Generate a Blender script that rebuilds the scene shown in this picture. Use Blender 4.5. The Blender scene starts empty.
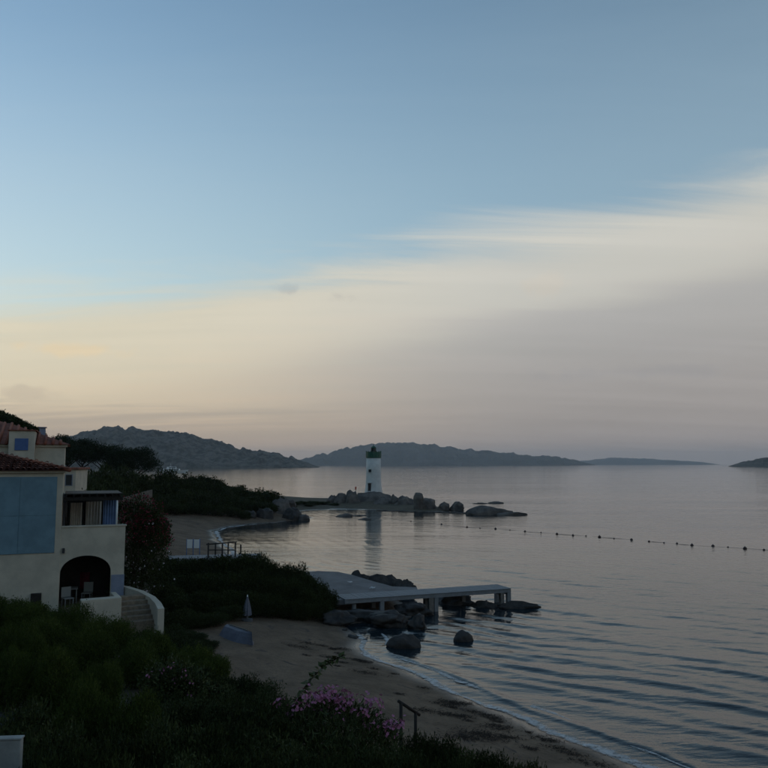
import bpy, bmesh, math, random
import numpy as np
from mathutils import Vector, Matrix, noise as mnoise

sc = bpy.context.scene
COL = sc.collection

# ------------------------------------------------------------------ camera
CAM_H = 9.0
F = 1.0                                   # focal length / picture width
PITCH = math.atan2(80.0, 768.0)
cam_d = bpy.data.cameras.new('camera')
cam_d.sensor_width = 36.0
cam_d.lens = 36.0 * F
cam_d.clip_start = 0.1
cam_d.clip_end = 60000.0
cam = bpy.data.objects.new('camera', cam_d)
COL.objects.link(cam)
cam.location = (0, 0, CAM_H)
cam.rotation_euler = (math.radians(90) + PITCH, 0, 0)
sc.camera = cam

# ------------------------------------------------------------------ world, sun, exposure
SUN_EL, SUN_AZ = math.radians(-0.8), math.radians(-48)     # just set, off to the left over the hill
world = bpy.data.worlds.new('World')
sc.world = world
world.use_nodes = True
wt = world.node_tree
wt.nodes.clear()


class NB:
    """tiny node-tree builder"""
    def __init__(s, t):
        s.t = t

    def n(s, typ, **kw):
        nd = s.t.nodes.new(typ)
        for k, v in kw.items():
            setattr(nd, k, v)
        return nd

    def lk(s, a, b):
        s.t.links.new(a, b)

    def _set(s, sock, v):
        if isinstance(v, bpy.types.NodeSocket):
            s.t.links.new(v, sock)
        elif isinstance(v, (tuple, list)) and len(v) == 3 and sock.type == 'RGBA':
            sock.default_value = (*v, 1.0)
        else:
            sock.default_value = v

    def math(s, op, a, b=None, c=None, clamp=False):
        nd = s.n('ShaderNodeMath', operation=op)
        nd.use_clamp = clamp
        s._set(nd.inputs[0], a)
        if b is not None:
            s._set(nd.inputs[1], b)
        if c is not None:
            s._set(nd.inputs[2], c)
        return nd.outputs[0]

    def vmath(s, op, a, b=None):
        nd = s.n('ShaderNodeVectorMath', operation=op)
        s._set(nd.inputs[0], a)
        if b is not None:
            s._set(nd.inputs[1], b)
        return nd.outputs['Value'] if op in ('DOT_PRODUCT', 'LENGTH', 'DISTANCE') else nd.outputs[0]

    def mix(s, f, a, b, blend='MIX'):
        nd = s.n('ShaderNodeMix', data_type='RGBA', blend_type=blend)
        s._set(nd.inputs[0], f)
        s._set(nd.inputs[6], a)
        s._set(nd.inputs[7], b)
        return nd.outputs[2]

    def rng(s, v, a, b, c=0.0, d=1.0, smooth=True):
        nd = s.n('ShaderNodeMapRange')
        nd.interpolation_type = 'SMOOTHSTEP' if smooth else 'LINEAR'
        s._set(nd.inputs[0], v)
        for i, x in enumerate((a, b, c, d)):
            s._set(nd.inputs[i + 1], x)
        return nd.outputs[0]

    def noise(s, vec, scale, detail=4.0, rough=0.55, dist=0.0, out='Fac'):
        nd = s.n('ShaderNodeTexNoise')
        if vec is not None:
            s._set(nd.inputs['Vector'], vec)
        nd.inputs['Scale'].default_value = scale
        nd.inputs['Detail'].default_value = detail
        nd.inputs['Roughness'].default_value = rough
        nd.inputs['Distortion'].default_value = dist
        return nd.outputs[out]


w = NB(wt)
wout = w.n('ShaderNodeOutputWorld')
bg = w.n('ShaderNodeBackground')
w.lk(bg.outputs[0], wout.inputs[0])
sky = w.n('ShaderNodeTexSky', sky_type='NISHITA')
sky.sun_disc = False
sky.sun_elevation = SUN_EL
sky.sun_rotation = SUN_AZ
sky.altitude = 10.0
sky.air_density = 1.0
sky.dust_density = 0.6
sky.ozone_density = 1.7
tc = w.n('ShaderNodeTexCoord')
D = w.vmath('NORMALIZE', tc.outputs['Generated'])
SKY_STRENGTH = 0.15
EXPOSURE = 3.0


def lin(r, g, b):
    def f(c):
        c /= 255.0
        return c / 12.92 if c <= 0.04045 else ((c + 0.055) / 1.055) ** 2.4
    return (f(r), f(g), f(b))


def emit(r, g, b):          # sky colour as it should show, before the background strength
    return tuple(c / SKY_STRENGTH / 2 ** EXPOSURE for c in lin(r, g, b))


# streaky coordinates: the direction seen on a high flat cloud layer
sep = w.n('ShaderNodeSeparateXYZ')
w.lk(D, sep.inputs[0])
dz = w.math('MAXIMUM', w.math('ADD', sep.outputs[2], 0.12), 0.03)
comb = w.n('ShaderNodeCombineXYZ')
w.lk(w.math('DIVIDE', sep.outputs[0], dz), comb.inputs[0])
w.lk(w.math('DIVIDE', sep.outputs[1], dz), comb.inputs[1])
mp = w.n('ShaderNodeMapping')
w.lk(comb.outputs[0], mp.inputs[0])
mp.inputs['Rotation'].default_value = (0, 0, math.radians(28))
mp.inputs['Scale'].default_value = (0.22, 1.5, 1.0)
streak = w.noise(mp.outputs[0], 2.0, 9.0, 0.66, 0.8)
soft = w.noise(comb.outputs[0], 0.55, 3.0, 0.5, 0.3)
nz = w.math('ADD', w.math('MULTIPLY', w.math('SUBTRACT', streak, 0.5), 0.15),
            w.math('MULTIPLY', w.math('SUBTRACT', soft, 0.5), 0.07))
# the high cloud sheet ends along a great circle rising to the right
edge = w.math('SUBTRACT', w.vmath('DOT_PRODUCT', D, (0.170, 0.262, -1.0)), w.math('MULTIPLY', w.math('MULTIPLY', sep.outputs[0], sep.outputs[0]), -0.13))
edge = w.math('ADD', edge, nz)
veil = w.rng(edge, -0.045, 0.035)
thin = w.rng(edge, -0.40, 0.0)
haze_up = w.rng(sep.outputs[2], 0.0, 0.55, 1.0, 0.0)
sunv = (math.sin(SUN_AZ), math.cos(SUN_AZ), 0.0)
toward = w.rng(w.vmath('DOT_PRODUCT', D, sunv), 0.50, 0.97)
cream = w.mix(toward, emit(210, 207, 197), emit(228, 217, 190))
low = w.mix(toward, emit(182, 170, 160), emit(222, 194, 160))
depth = w.rng(edge, 0.03, 0.24)
sheet = w.mix(depth, cream, low)
# thicker grey layer under it, mostly to the right
grey_e = w.math('ADD', w.vmath('DOT_PRODUCT', D, (0.21, 0.172, -1.0)), w.math('MULTIPLY', nz, 0.55))
grey = w.math('MULTIPLY', w.rng(grey_e, -0.012, 0.035), w.rng(sep.outputs[0], -0.25, 0.30, 0.12, 0.85))
grey_c = w.mix(w.rng(sep.outputs[2], 0.02, 0.22), emit(156, 149, 147), emit(180, 177, 174))
sheet = w.mix(grey, sheet, grey_c)
# low bank on the skyline towards the sun
bank = w.math('MULTIPLY', w.rng(w.math('ADD', sep.outputs[2], w.math('MULTIPLY', w.math('SUBTRACT', streak, 0.5), 0.12)), 0.045, 0.085, 1.0, 0.0),
              w.math('MULTIPLY', toward, 0.55))
sheet = w.mix(bank, sheet, emit(160, 148, 142))
# a few small detached clouds
def sky_dir(u, v_):
    r_, up_ = (u - 384) / 768.0, (384 - v_) / 768.0
    return Vector((r_, math.cos(PITCH) - up_ * math.sin(PITCH), math.sin(PITCH) + up_ * math.cos(PITCH))).normalized()


pn = w.noise(D, 26.0, 5.0, 0.65, 0.4)
for (u, v_, ln_, ht_, colr, am) in ((287, 288, 0.024, 0.008, (176, 173, 168), 0.5), (548, 284, 0.034, 0.014, (214, 206, 192), 0.7), (72, 350, 0.055, 0.009, (236, 214, 176), 0.8),
                                    (345, 297, 0.020, 0.010, (190, 184, 174), 0.6), (15, 393, 0.05, 0.010, (184, 170, 154), 0.4), (690, 345, 0.09, 0.012, (176, 171, 168), 0.5), (640, 372, 0.12, 0.010, (162, 158, 158), 0.5)):
    c_ = sky_dir(u, v_)
    ex = Vector((c_.y, -c_.x, 0)).normalized()
    ez = ex.cross(c_)
    dx_ = w.math('DIVIDE', w.vmath('DOT_PRODUCT', D, tuple(ex)), ln_)
    dz_ = w.math('DIVIDE', w.math('SUBTRACT', w.vmath('DOT_PRODUCT', D, tuple(ez)), 0.0), ht_)
    fr = w.rng(w.vmath('DOT_PRODUCT', D, tuple(c_)), 0.9, 0.95)
    rr_ = w.math('SQRT', w.math('ADD', w.math('MULTIPLY', dx_, dx_), w.math('MULTIPLY', dz_, dz_)))
    rr_ = w.math('ADD', rr_, w.math('MULTIPLY', w.math('SUBTRACT', pn, 0.5), -3.6))
    fm = w.math('MULTIPLY', w.math('MULTIPLY', w.rng(rr_, 0.25, 1.15, 1.0, 0.0), fr), am)
    sheet = w.mix(fm, sheet, emit(*colr))
base = w.mix(w.math('MULTIPLY', thin, 0.50), w.mix(1.0, sky.outputs[0], (0.92, 1.09, 1.02), 'MULTIPLY'), w.mix(toward, emit(158, 184, 201), emit(190, 205, 210)))
lump = w.rng(w.math('ADD', w.math('MULTIPLY', streak, 0.6), w.math('MULTIPLY', soft, 0.4)), 0.3, 0.7, 0.90, 1.06)
vm = w.n('ShaderNodeVectorMath', operation='SCALE')
w.lk(sheet, vm.inputs[0])
w.lk(lump, vm.inputs['Scale'])
col = w.mix(w.math('MULTIPLY', veil, 0.93), base, vm.outputs[0])
w.lk(col, bg.inputs[0])
bg.inputs[1].default_value = SKY_STRENGTH

sun_d = bpy.data.lights.new('sun', 'SUN')
sun_d.energy = 0.05
sun_d.angle = math.radians(6)
sun_d.color = (1.0, 0.82, 0.66)
sun = bpy.data.objects.new('sun', sun_d)
COL.objects.link(sun)
sdir = Vector((math.sin(SUN_AZ) * math.cos(SUN_EL), math.cos(SUN_AZ) * math.cos(SUN_EL), math.sin(SUN_EL)))
sun.rotation_euler = sdir.to_track_quat('Z', 'Y').to_euler()
sun.location = (-60, 40, 40)

sc.view_settings.view_transform = 'Standard'
sc.view_settings.look = 'None'
sc.view_settings.exposure = EXPOSURE
sc.view_settings.gamma = 1.0
sc.view_settings.use_curve_mapping = False

sc.render.engine = 'CYCLES'
sc.cycles.use_denoising = True
sc.cycles.max_bounces = 6
sc.cycles.diffuse_bounces = 3
sc.cycles.glossy_bounces = 3
sc.cycles.transmission_bounces = 4
sc.cycles.transparent_max_bounces = 12
sc.cycles.volume_bounces = 1
sc.cycles.caustics_reflective = False
sc.cycles.caustics_refractive = False

# ------------------------------------------------------------------ photo pixel -> place
CT, ST = math.cos(PITCH), math.sin(PITCH)


def ray(u, v):
    r, up = (u - 384) / 768.0 / F, (384 - v) / 768.0 / F
    return (r, CT - up * ST, ST + up * CT)


def G(u, v, z=0.0):                 # where the sight line meets the level z
    d = ray(u, v)
    t = (z - CAM_H) / d[2]
    return Vector((d[0] * t, d[1] * t, z))


def at(u, v, y):                    # the point of the sight line at depth y
    d = ray(u, v)
    t = y / d[1]
    return Vector((d[0] * t, y, CAM_H + d[2] * t))


# ------------------------------------------------------------------ object helpers
def tag(o, label=None, cat=None, group=None, kind=None):
    if label:
        o['label'] = label
    if cat:
        o['category'] = cat
    if group:
        o['group'] = group
    if kind:
        o['kind'] = kind
    return o


def thing(name, label, cat, loc=(0, 0, 0), rz=0.0, group=None):
    o = bpy.data.objects.new(name, None)
    o.empty_display_size = 0.3
    COL.objects.link(o)
    o.location = loc
    o.rotation_euler = (0, 0, rz)
    return tag(o, label, cat, group)


def mobj(name, me, mat, parent=None, loc=None):
    o = bpy.data.objects.new(name, me)
    COL.objects.link(o)
    if mat is not None and not me.materials:
        me.materials.append(mat)
    if parent is not None:
        o.parent = parent
    if loc is not None:
        o.location = loc
    return o


def np_mesh(name, verts, faces, smooth=False):
    me = bpy.data.meshes.new(name)
    verts = np.asarray(verts, dtype=np.float32)
    faces = np.asarray(faces, dtype=np.int32)
    k = faces.shape[1]
    me.vertices.add(len(verts))
    me.vertices.foreach_set('co', verts.ravel())
    me.loops.add(faces.size)
    me.loops.foreach_set('vertex_index', faces.ravel())
    me.polygons.add(len(faces))
    me.polygons.foreach_set('loop_start', np.arange(0, faces.size, k, dtype=np.int32))
    me.polygons.foreach_set('loop_total', np.full(len(faces), k, dtype=np.int32))
    if smooth:
        me.polygons.foreach_set('use_smooth', np.ones(len(faces), dtype=bool))
    me.update(calc_edges=True)
    return me


def bm_mesh(name, bm, smooth=False):
    me = bpy.data.meshes.new(name)
    bmesh.ops.recalc_face_normals(bm, faces=bm.faces)
    bm.to_mesh(me)
    bm.free()
    if smooth:
        for p in me.polygons:
            p.use_smooth = True
    return me


def box(bm, x0, x1, y0, y1, z0, z1, bevel=0.0):
    vs = [bm.verts.new(c) for c in ((x0, y0, z0), (x1, y0, z0), (x1, y1, z0), (x0, y1, z0),
                                    (x0, y0, z1), (x1, y0, z1), (x1, y1, z1), (x0, y1, z1))]
    fs = [bm.faces.new([vs[i] for i in f]) for f in
          ((0, 3, 2, 1), (4, 5, 6, 7), (0, 1, 5, 4), (1, 2, 6, 5), (2, 3, 7, 6), (3, 0, 4, 7))]
    if bevel:
        es = list({e for f in fs for e in f.edges})
        bmesh.ops.bevel(bm, geom=es, offset=bevel, segments=2, affect='EDGES', profile=0.6)
    return fs


def box_part(name, dims, mat, parent, bevel=0.012):
    bm = bmesh.new()
    box(bm, *dims, bevel=bevel)
    return mobj(name, bm_mesh(name, bm), mat, parent)


def tube(bm, p, q, r0, r1=None, seg=10, caps=True):
    p, q = Vector(p), Vector(q)
    r1 = r0 if r1 is None else r1
    d = (q - p).normalized()
    a = d.orthogonal().normalized()
    b = d.cross(a)
    A, B = [], []
    for i in range(seg):
        t = 2 * math.pi * i / seg
        o = a * math.cos(t) + b * math.sin(t)
        A.append(bm.verts.new(p + o * r0))
        B.append(bm.verts.new(q + o * r1))
    for i in range(seg):
        j = (i + 1) % seg
        bm.faces.new((A[i], A[j], B[j], B[i]))
    if caps:
        bm.faces.new(A[::-1])
        bm.faces.new(B)


def tube_part(name, p, q, r, mat, parent, r1=None, seg=12):
    bm = bmesh.new()
    tube(bm, p, q, r, r1, seg)
    return mobj(name, bm_mesh(name, bm, True), mat, parent)


def lathe(bm, prof, seg=48, cap0=True, cap1=True):
    rings = []
    for r, z in prof:
        rings.append([bm.verts.new((r * math.cos(2 * math.pi * i / seg), r * math.sin(2 * math.pi * i / seg), z)) for i in range(seg)])
    for A, B in zip(rings, rings[1:]):
        for i in range(seg):
            j = (i + 1) % seg
            bm.faces.new((A[i], A[j], B[j], B[i]))
    if cap0:
        bm.faces.new(rings[0][::-1])
    if cap1:
        bm.faces.new(rings[-1])


# ------------------------------------------------------------------ materials
MATS = {}


def pbr(name, base, rough=0.7, spec=0.5, var=0.0, scale=4.0, bump=0.0, bscale=20.0, metal=0.0, base2=None, coord='Object'):
    """Principled with noise-mixed colour and fine relief"""
    m = bpy.data.materials.new(name)
    m.use_nodes = True
    t = m.node_tree
    t.nodes.clear()
    b = NB(t)
    out = b.n('ShaderNodeOutputMaterial')
    p = b.n('ShaderNodeBsdfPrincipled')
    b.lk(p.outputs[0], out.inputs[0])
    p.inputs['Roughness'].default_value = rough
    p.inputs['Specular IOR Level'].default_value = spec
    p.inputs['Metallic'].default_value = metal
    co = b.n('ShaderNodeTexCoord').outputs[coord]
    if var or base2:
        b2 = base2 or tuple(c * (1 - var) for c in base)
        f = b.rng(b.noise(co, scale, 6.0, 0.6), 0.32, 0.68)
        b._set(p.inputs['Base Color'], b.mix(f, base, b2))
    else:
        p.inputs['Base Color'].default_value = (*base, 1)
    if bump:
        bp = b.n('ShaderNodeBump')
        bp.inputs['Strength'].default_value = 1.0
        bp.inputs['Distance'].default_value = bump
        b.lk(b.noise(co, bscale, 5.0, 0.6), bp.inputs['Height'])
        b.lk(bp.outputs[0], p.inputs['Normal'])
    MATS[name] = m
    return m


def foliage_mat(name, a, b_, rough=0.55, spec=0.3):
    m = bpy.data.materials.new(name)
    m.use_nodes = True
    t = m.node_tree
    t.nodes.clear()
    b = NB(t)
    out = b.n('ShaderNodeOutputMaterial')
    p = b.n('ShaderNodeBsdfPrincipled')
    b.lk(p.outputs[0], out.inputs[0])
    p.inputs['Roughness'].default_value = rough
    p.inputs['Specular IOR Level'].default_value = spec
    at_ = b.n('ShaderNodeAttribute', attribute_name='tint')
    oi = b.n('ShaderNodeObjectInfo')
    f = b.math('ADD', b.math('MULTIPLY', at_.outputs['Fac'], 0.75), b.math('MULTIPLY', oi.outputs['Random'], 0.25))
    b._set(p.inputs['Base Color'], b.mix(f, a, b_))
    MATS[name] = m
    return m


plaster = pbr('white_plaster', (0.60, 0.53, 0.42), 0.85, 0.2, 0.22, 0.9, 0.006, 14.0)
plaster_low = pbr('blue_grey_plaster', (0.25, 0.28, 0.36), 0.85, 0.2, 0.18, 2.0, 0.006, 14.0)
blue_paint = pbr('blue_panel_paint', (0.18, 0.29, 0.35), 0.6, 0.3, 0.25, 1.1, 0.002, 30.0)
blue_wood = pbr('blue_shutter_paint', (0.08, 0.15, 0.34), 0.5, 0.3, 0.2, 4.0)
terracotta = pbr('terracotta', (0.32, 0.11, 0.065), 0.85, 0.2, scale=2.2, base2=(0.20, 0.075, 0.05), bump=0.004, bscale=30, coord='Generated')
terracotta_w = pbr('terracotta_roof', (0.30, 0.11, 0.07), 0.85, 0.2, scale=1.6, base2=(0.17, 0.07, 0.05), bump=0.01, bscale=12)
dark_wood = pbr('dark_wood', (0.028, 0.022, 0.018), 0.7, 0.3, 0.4, 6.0, 0.002, 40.0)
grey_wood = pbr('weathered_wood', (0.20, 0.18, 0.16), 0.8, 0.2, 0.35, 5.0, 0.003, 30.0)
deck_grey = pbr('pale_grey_deck', (0.22, 0.23, 0.24), 0.65, 0.3, 0.25, 2.5, 0.003, 25.0)
concrete = pbr('grey_concrete', (0.15, 0.15, 0.155), 0.75, 0.3, 0.35, 0.8, 0.012, 6.0)
tower_white = pbr('tower_white_paint', (0.68, 0.68, 0.66), 0.6, 0.3, 0.16, 0.9, 0.004, 10.0)
green_paint = pbr('green_paint', (0.016, 0.11, 0.07), 0.45, 0.4, 0.35, 3.0)
dark_metal = pbr('dark_metal', (0.03, 0.03, 0.032), 0.5, 0.4)
glass_dark = pbr('window_glass', (0.02, 0.025, 0.03), 0.08, 0.6)
curtain = pbr('white_curtain', (0.72, 0.70, 0.66), 0.9, 0.1, 0.12, 3.0)
blue_cloth = pbr('blue_canvas', (0.16, 0.24, 0.42), 0.9, 0.1, 0.25, 3.0)
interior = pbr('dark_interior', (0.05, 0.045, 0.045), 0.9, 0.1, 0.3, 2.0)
white_paint = pbr('white_gloss_paint', (0.78, 0.79, 0.78), 0.35, 0.5)
orange_red = pbr('red_paint', (0.42, 0.05, 0.03), 0.5, 0.4)
step_stone = pbr('step_stone', (0.27, 0.21, 0.15), 0.85, 0.2, 0.35, 5.0, 0.006, 20)
hull_blue = pbr('dinghy_hull', (0.12, 0.13, 0.17), 0.5, 0.4, 0.25, 3.0)
bark = pbr('bark', (0.07, 0.05, 0.038), 0.9, 0.1, 0.4, 8.0, 0.01, 25.0)
granite = pbr('granite', (0.17, 0.15, 0.135), 0.85, 0.2, scale=0.7, base2=(0.075, 0.068, 0.064), bump=0.05, bscale=3.5)
granite_near = pbr('wet_granite', (0.055, 0.048, 0.043), 0.65, 0.35, scale=1.6, base2=(0.022, 0.02, 0.019), bump=0.03, bscale=8.0)
rope_m = pbr('rope', (0.10, 0.10, 0.10), 0.8)
buoy_dark = pbr('buoy_red', (0.06, 0.025, 0.02), 0.45)
slate = pbr('path_paving', (0.10, 0.105, 0.12), 0.8, 0.3, 0.4, 3.0, 0.01, 9.0)
pink = pbr('pink_petals', (0.50, 0.19, 0.32), 0.7, 0.2, 0.3, 6.0)
magenta = pbr('magenta_bracts', (0.34, 0.04, 0.08), 0.7, 0.2, 0.35, 3.0)
pale_petal = pbr('pale_petals', (0.58, 0.54, 0.60), 0.7, 0.2, 0.2, 5.0)
leaf_mound = foliage_mat('leaf_fresh_green', (0.028, 0.046, 0.008), (0.088, 0.112, 0.020), 0.7, 0.12)
leaf_dark = foliage_mat('leaf_dark_green', (0.014, 0.022, 0.006), (0.042, 0.054, 0.014), 0.7, 0.12)
leaf_ole = foliage_mat('leaf_oleander', (0.024, 0.036, 0.010), (0.075, 0.090, 0.028), 0.6, 0.18)
leaf_grey = foliage_mat('leaf_grey_scrub', (0.035, 0.045, 0.028), (0.085, 0.095, 0.060))
leaf_pine = foliage_mat('pine_needles', (0.010, 0.018, 0.007), (0.024, 0.038, 0.014), 0.7, 0.1)

# ------------------------------------------------------------------ the lie of the land
shore = [(120, -400), (60, -160), (42, -60), (29, -18), (21, -1), (14.2, 11.5)]
for u, v in ((640, 768), (600, 752), (560, 737), (520, 720), (480, 704), (430, 682), (395, 667), (368, 657), (360, 648), (366, 641),
             (356, 634), (343, 625)):
    p = G(u, v)
    shore.append((p.x, p.y))
shore += [(-1.4, 44.8), (0.6, 47.2), (1.6, 50.5), (0.2, 54.5), (-3.5, 59.5), (-7.5, 62.5), (-11.5, 67), (-14.2, 73)]
for u, v in ((229, 551), (217, 540), (214, 531), (228, 527), (256, 524), (290, 521.5), (311, 519.5)):
    p = G(u, v)
    shore.append((p.x, p.y))
shore += [(-11.6, 131), (-14.5, 139), (-17, 147), (-14, 153), (-9, 155), (-4, 154), (1, 149), (7, 146), (11, 147), (14, 153), (12, 163),
          (9, 174), (4, 183), (-4, 189), (-14, 190), (-26, 192), (-45, 192), (-70, 200), (-120, 222), (-220, 250), (-600, 330), (-4000, 420),
          (-4000, -400)]
SH = np.array(shore, dtype=float)


def signed(x, y):
    """distance to the shoreline, positive on land"""
    x, y = np.asarray(x, float), np.asarray(y, float)
    best = np.full(x.shape, 1e18)
    inside = np.zeros(x.shape, bool)
    n = len(SH)
    for i in range(n):
        ax, ay = SH[i]
        bx, by = SH[(i + 1) % n]
        dx, dy = bx - ax, by - ay
        t = np.clip(((x - ax) * dx + (y - ay) * dy) / (dx * dx + dy * dy), 0, 1)
        best = np.minimum(best, (x - ax - t * dx) ** 2 + (y - ay - t * dy) ** 2)
        c = (ay > y) != (by > y)
        xi = ax + (y - ay) / (by - ay + 1e-12) * dx
        inside ^= c & (x < xi)
    d = np.sqrt(best)
    return np.where(inside, d, -d)


HC = np.array([
    (0, 0, 5.2), (-4, 7, 4.6), (-8, 11, 4.3), (3, 8, 3.5), (6, 13, 1.9), (4, 17, 1.4), (2, 15, 2.0), (0.5, 19, 1.5), (-2.6, 23, 1.5), (-6.8, 27.5, 1.35),
    (-11, 18, 3.7), (-7, 18, 3.2), (-5, 15.5, 3.5), (-3, 15, 3.1), (0, 12, 3.4), (-3, 11, 4.0), (-12, 27, 2.6), (-7.5, 23.5, 2.4), (-4.5, 20, 2.4), (-2, 17.5, 2.4), (-10, 30, 2.2), (-14, 31, 2.4),
    (-9, 33.5, 1.1), (-4, 31, 0.9), (1, 26, 0.9), (5, 21, 0.9),
    (-16, 36, 2.0), (-20, 37, 2.0), (-24, 36, 2.1), (-18, 44, 2.0), (-12.4, 36, 1.45), (-10, 38, 1.1), (-9, 44, 1.0), (-5, 46, 0.9),
    (-14, 46, 1.6), (-14, 52, 1.5), (-8, 55, 1.0), (-18, 60, 1.5), (-14, 62, 1.3), (-24, 62, 2.2), (-30, 60, 3.4),
    (-24, 78, 1.5), (-30, 86, 1.8), (-34, 100, 1.6), (-30, 112, 1.9), (-24, 118, 1.8), (-40, 92, 3.4), (-40, 110, 4.2), (-48, 80, 5.2),
    (-55, 100, 9.0), (-70, 120, 9.0), (-52, 128, 6.0), (-36, 130, 4.2), (-28, 132, 4.3), (-20, 134, 3.2), (-15, 134, 1.8),
    (-34, 150, 5.2), (-24, 155, 3.2), (-40, 170, 3.5), (-16, 165, 0.75), (-8, 168, 0.75), (-2, 172, 1.5), (4, 165, 1.0), (8, 156, 0.6), (-10, 160, 0.6), (0, 158, 0.6),
    (-60, 160, 5.0), (-90, 180, 8.0), (-90, 110, 14.0), (-65, 70, 12.0), (-45, 45, 7.0), (-70, 30, 16), (-40, 10, 9.0), (-140, 120, 28),
    (-140, 60, 32), (-30, -20, 12.0), (0, -22, 10.0), (0, -50, 26), (25, -50, 16.0), (30, -90, 40), (-60, -30, 36), (0, -100, 55), (-200, 0, 50), (0, -150, 45), (-300, 150, 55),  # the hill behind the camera is unseen, added to block rear sky light
    (-900, 100, 110), (-900, 250, 80)], float)


def land_h(x, y):
    x, y = np.asarray(x, float), np.asarray(y, float)
    num = np.zeros(x.shape)
    den = np.zeros(x.shape)
    for hx, hy, hz in HC:
        wgt = 1.0 / (((x - hx) ** 2 + (y - hy) ** 2) + 2.0) ** 2
        num += wgt * hz
        den += wgt
    return num / den


def fbm(x, y, sc_, seed=0, octv=4):
    """cheap value-noise fbm, vectorised"""
    x, y = np.asarray(x, float) / sc_, np.asarray(y, float) / sc_
    tot, amp, nrm = np.zeros(x.shape), 1.0, 0.0

    def h(i, j):
        v = np.sin(i * 127.1 + j * 311.7 + seed * 74.7) * 43758.5453
        return v - np.floor(v)
    for o in range(octv):
        i, j = np.floor(x), np.floor(y)
        fx, fy = x - i, y - j
        fx, fy = fx * fx * (3 - 2 * fx), fy * fy * (3 - 2 * fy)
        tot += amp * ((h(i, j) * (1 - fx) + h(i + 1, j) * fx) * (1 - fy) + (h(i, j + 1) * (1 - fx) + h(i + 1, j + 1) * fx) * fy - 0.5)
        nrm += amp
        amp *= 0.5
        x, y = x * 2.03 + 17.3, y * 2.03 + 9.1
    return tot / nrm


def terrain(x, y):
    d = signed(x, y)
    H = np.maximum(land_h(x, y), 0.6)
    dp_ = np.maximum(d, 0)
    z = H * (1 - np.exp(-(0.10 * dp_ + 0.03 * dp_ ** 2) / H))
    z = z + fbm(x, y, 2.2, 3) * 0.10 * np.clip(d / 3, 0, 1) + fbm(x, y, 14, 5) * 0.5 * np.clip((d - 8) / 20, 0, 1)
    z = np.where(d < 0, np.maximum(d * 0.12, -8), z)
    return z, d


def gz(x, y):
    return float(terrain(np.array([x]), np.array([y]))[0][0])


def axis(segs):
    out = [np.array([segs[0][0]])]
    for a, b, st in segs:
        out.append(np.linspace(a, b, max(2, int(round(abs(b - a) / st)) + 1))[1:])
    return np.concatenate(out)


def grid_faces(nu, nv):
    i = np.arange(nu - 1)[:, None] * nv + np.arange(nv - 1)[None, :]
    return np.stack([i, i + nv, i + nv + 1, i + 1], -1).reshape(-1, 4)


ax_x = axis([(-4200, -300, 150), (-300, -90, 10), (-90, -34, 1.4), (-34, 16, 0.30), (16, 40, 2.0), (40, 200, 20)])
ax_y = axis([(-420, -40, 20), (-40, 8, 2.0), (8, 60, 0.30), (60, 130, 0.7), (130, 200, 0.9), (200, 480, 10)])
XX, YY = np.meshgrid(ax_x, ax_y, indexing='ij')
ZZ, DD = terrain(XX, YY)
gm = np_mesh('ground', np.stack([XX, YY, ZZ], -1).reshape(-1, 3), grid_faces(len(ax_x), len(ax_y)), True)
sand = np.clip((13.5 - DD + fbm(XX, YY, 3, 9) * 5) / 3.0, 0, 1) * np.clip((2.3 - ZZ) / 0.5, 0, 1) * np.where((YY > 138) & (XX > -30), 0.12, 1.0)
wet = np.clip(1.0 - (DD - 0.25 + fbm(XX, YY, 2.5, 21) * 1.2) / 0.9, 0, 1)
for nm, arr in (('sand', sand), ('wet', wet)):
    a = gm.attributes.new(nm, 'FLOAT', 'POINT')
    a.data.foreach_set('value', arr.ravel().astype(np.float32))


def ground_material():
    m = bpy.data.materials.new('ground_sand_and_soil')
    m.use_nodes = True
    b = NB(m.node_tree)
    m.node_tree.nodes.clear()
    out = b.n('ShaderNodeOutputMaterial')
    p = b.n('ShaderNodeBsdfPrincipled')
    b.lk(p.outputs[0], out.inputs[0])
    co = b.n('ShaderNodeTexCoord').outputs['Object']
    fs = b.n('ShaderNodeAttribute', attribute_name='sand').outputs['Fac']
    fw = b.n('ShaderNodeAttribute', attribute_name='wet').outputs['Fac']
    big = b.rng(b.noise(co, 0.55, 6.0, 0.65), 0.3, 0.7)
    fine = b.noise(co, 9.0, 5.0, 0.7)
    sandc = b.mix(big, (0.110, 0.072, 0.043), (0.210, 0.142, 0.090))
    sandc = b.mix(b.rng(fine, 0.52, 0.72), sandc, (0.085, 0.065, 0.048))
    weed = b.math('MULTIPLY', b.rng(b.noise(co, 1.1, 4.0, 0.7, 0.8), 0.56, 0.68), 0.8)       # strands of washed-up weed
    sandc = b.mix(weed, sandc, (0.055, 0.042, 0.035))
    soil = b.mix(b.rng(b.noise(co, 1.3, 5.0, 0.6), 0.3, 0.7), (0.05, 0.045, 0.03), (0.10, 0.085, 0.055))
    c = b.mix(fs, soil, sandc)
    c = b.mix(fw, c, b.mix(1.0, c, (0.45, 0.45, 0.47), 'MULTIPLY'))
    b._set(p.inputs['Base Color'], c)
    b._set(p.inputs['Roughness'], b.rng(fw, 0.0, 1.0, 0.92, 0.22, smooth=False))
    p.inputs['Specular IOR Level'].default_value = 0.35
    bp = b.n('ShaderNodeBump')
    bp.inputs['Distance'].default_value = 0.11
    b._set(bp.inputs['Strength'], b.rng(fw, 0.0, 1.0, 1.0, 0.12, smooth=False))
    b.lk(b.math('ADD', b.noise(co, 2.6, 5.0, 0.65), b.math('MULTIPLY', fine, 0.35)), bp.inputs['Height'])
    b.lk(bp.outputs[0], p.inputs['Normal'])
    return m


ground = mobj('ground', gm, ground_material())
tag(ground, 'sandy brown beach and dark soil slope along the bay', None, None, 'structure')

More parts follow.
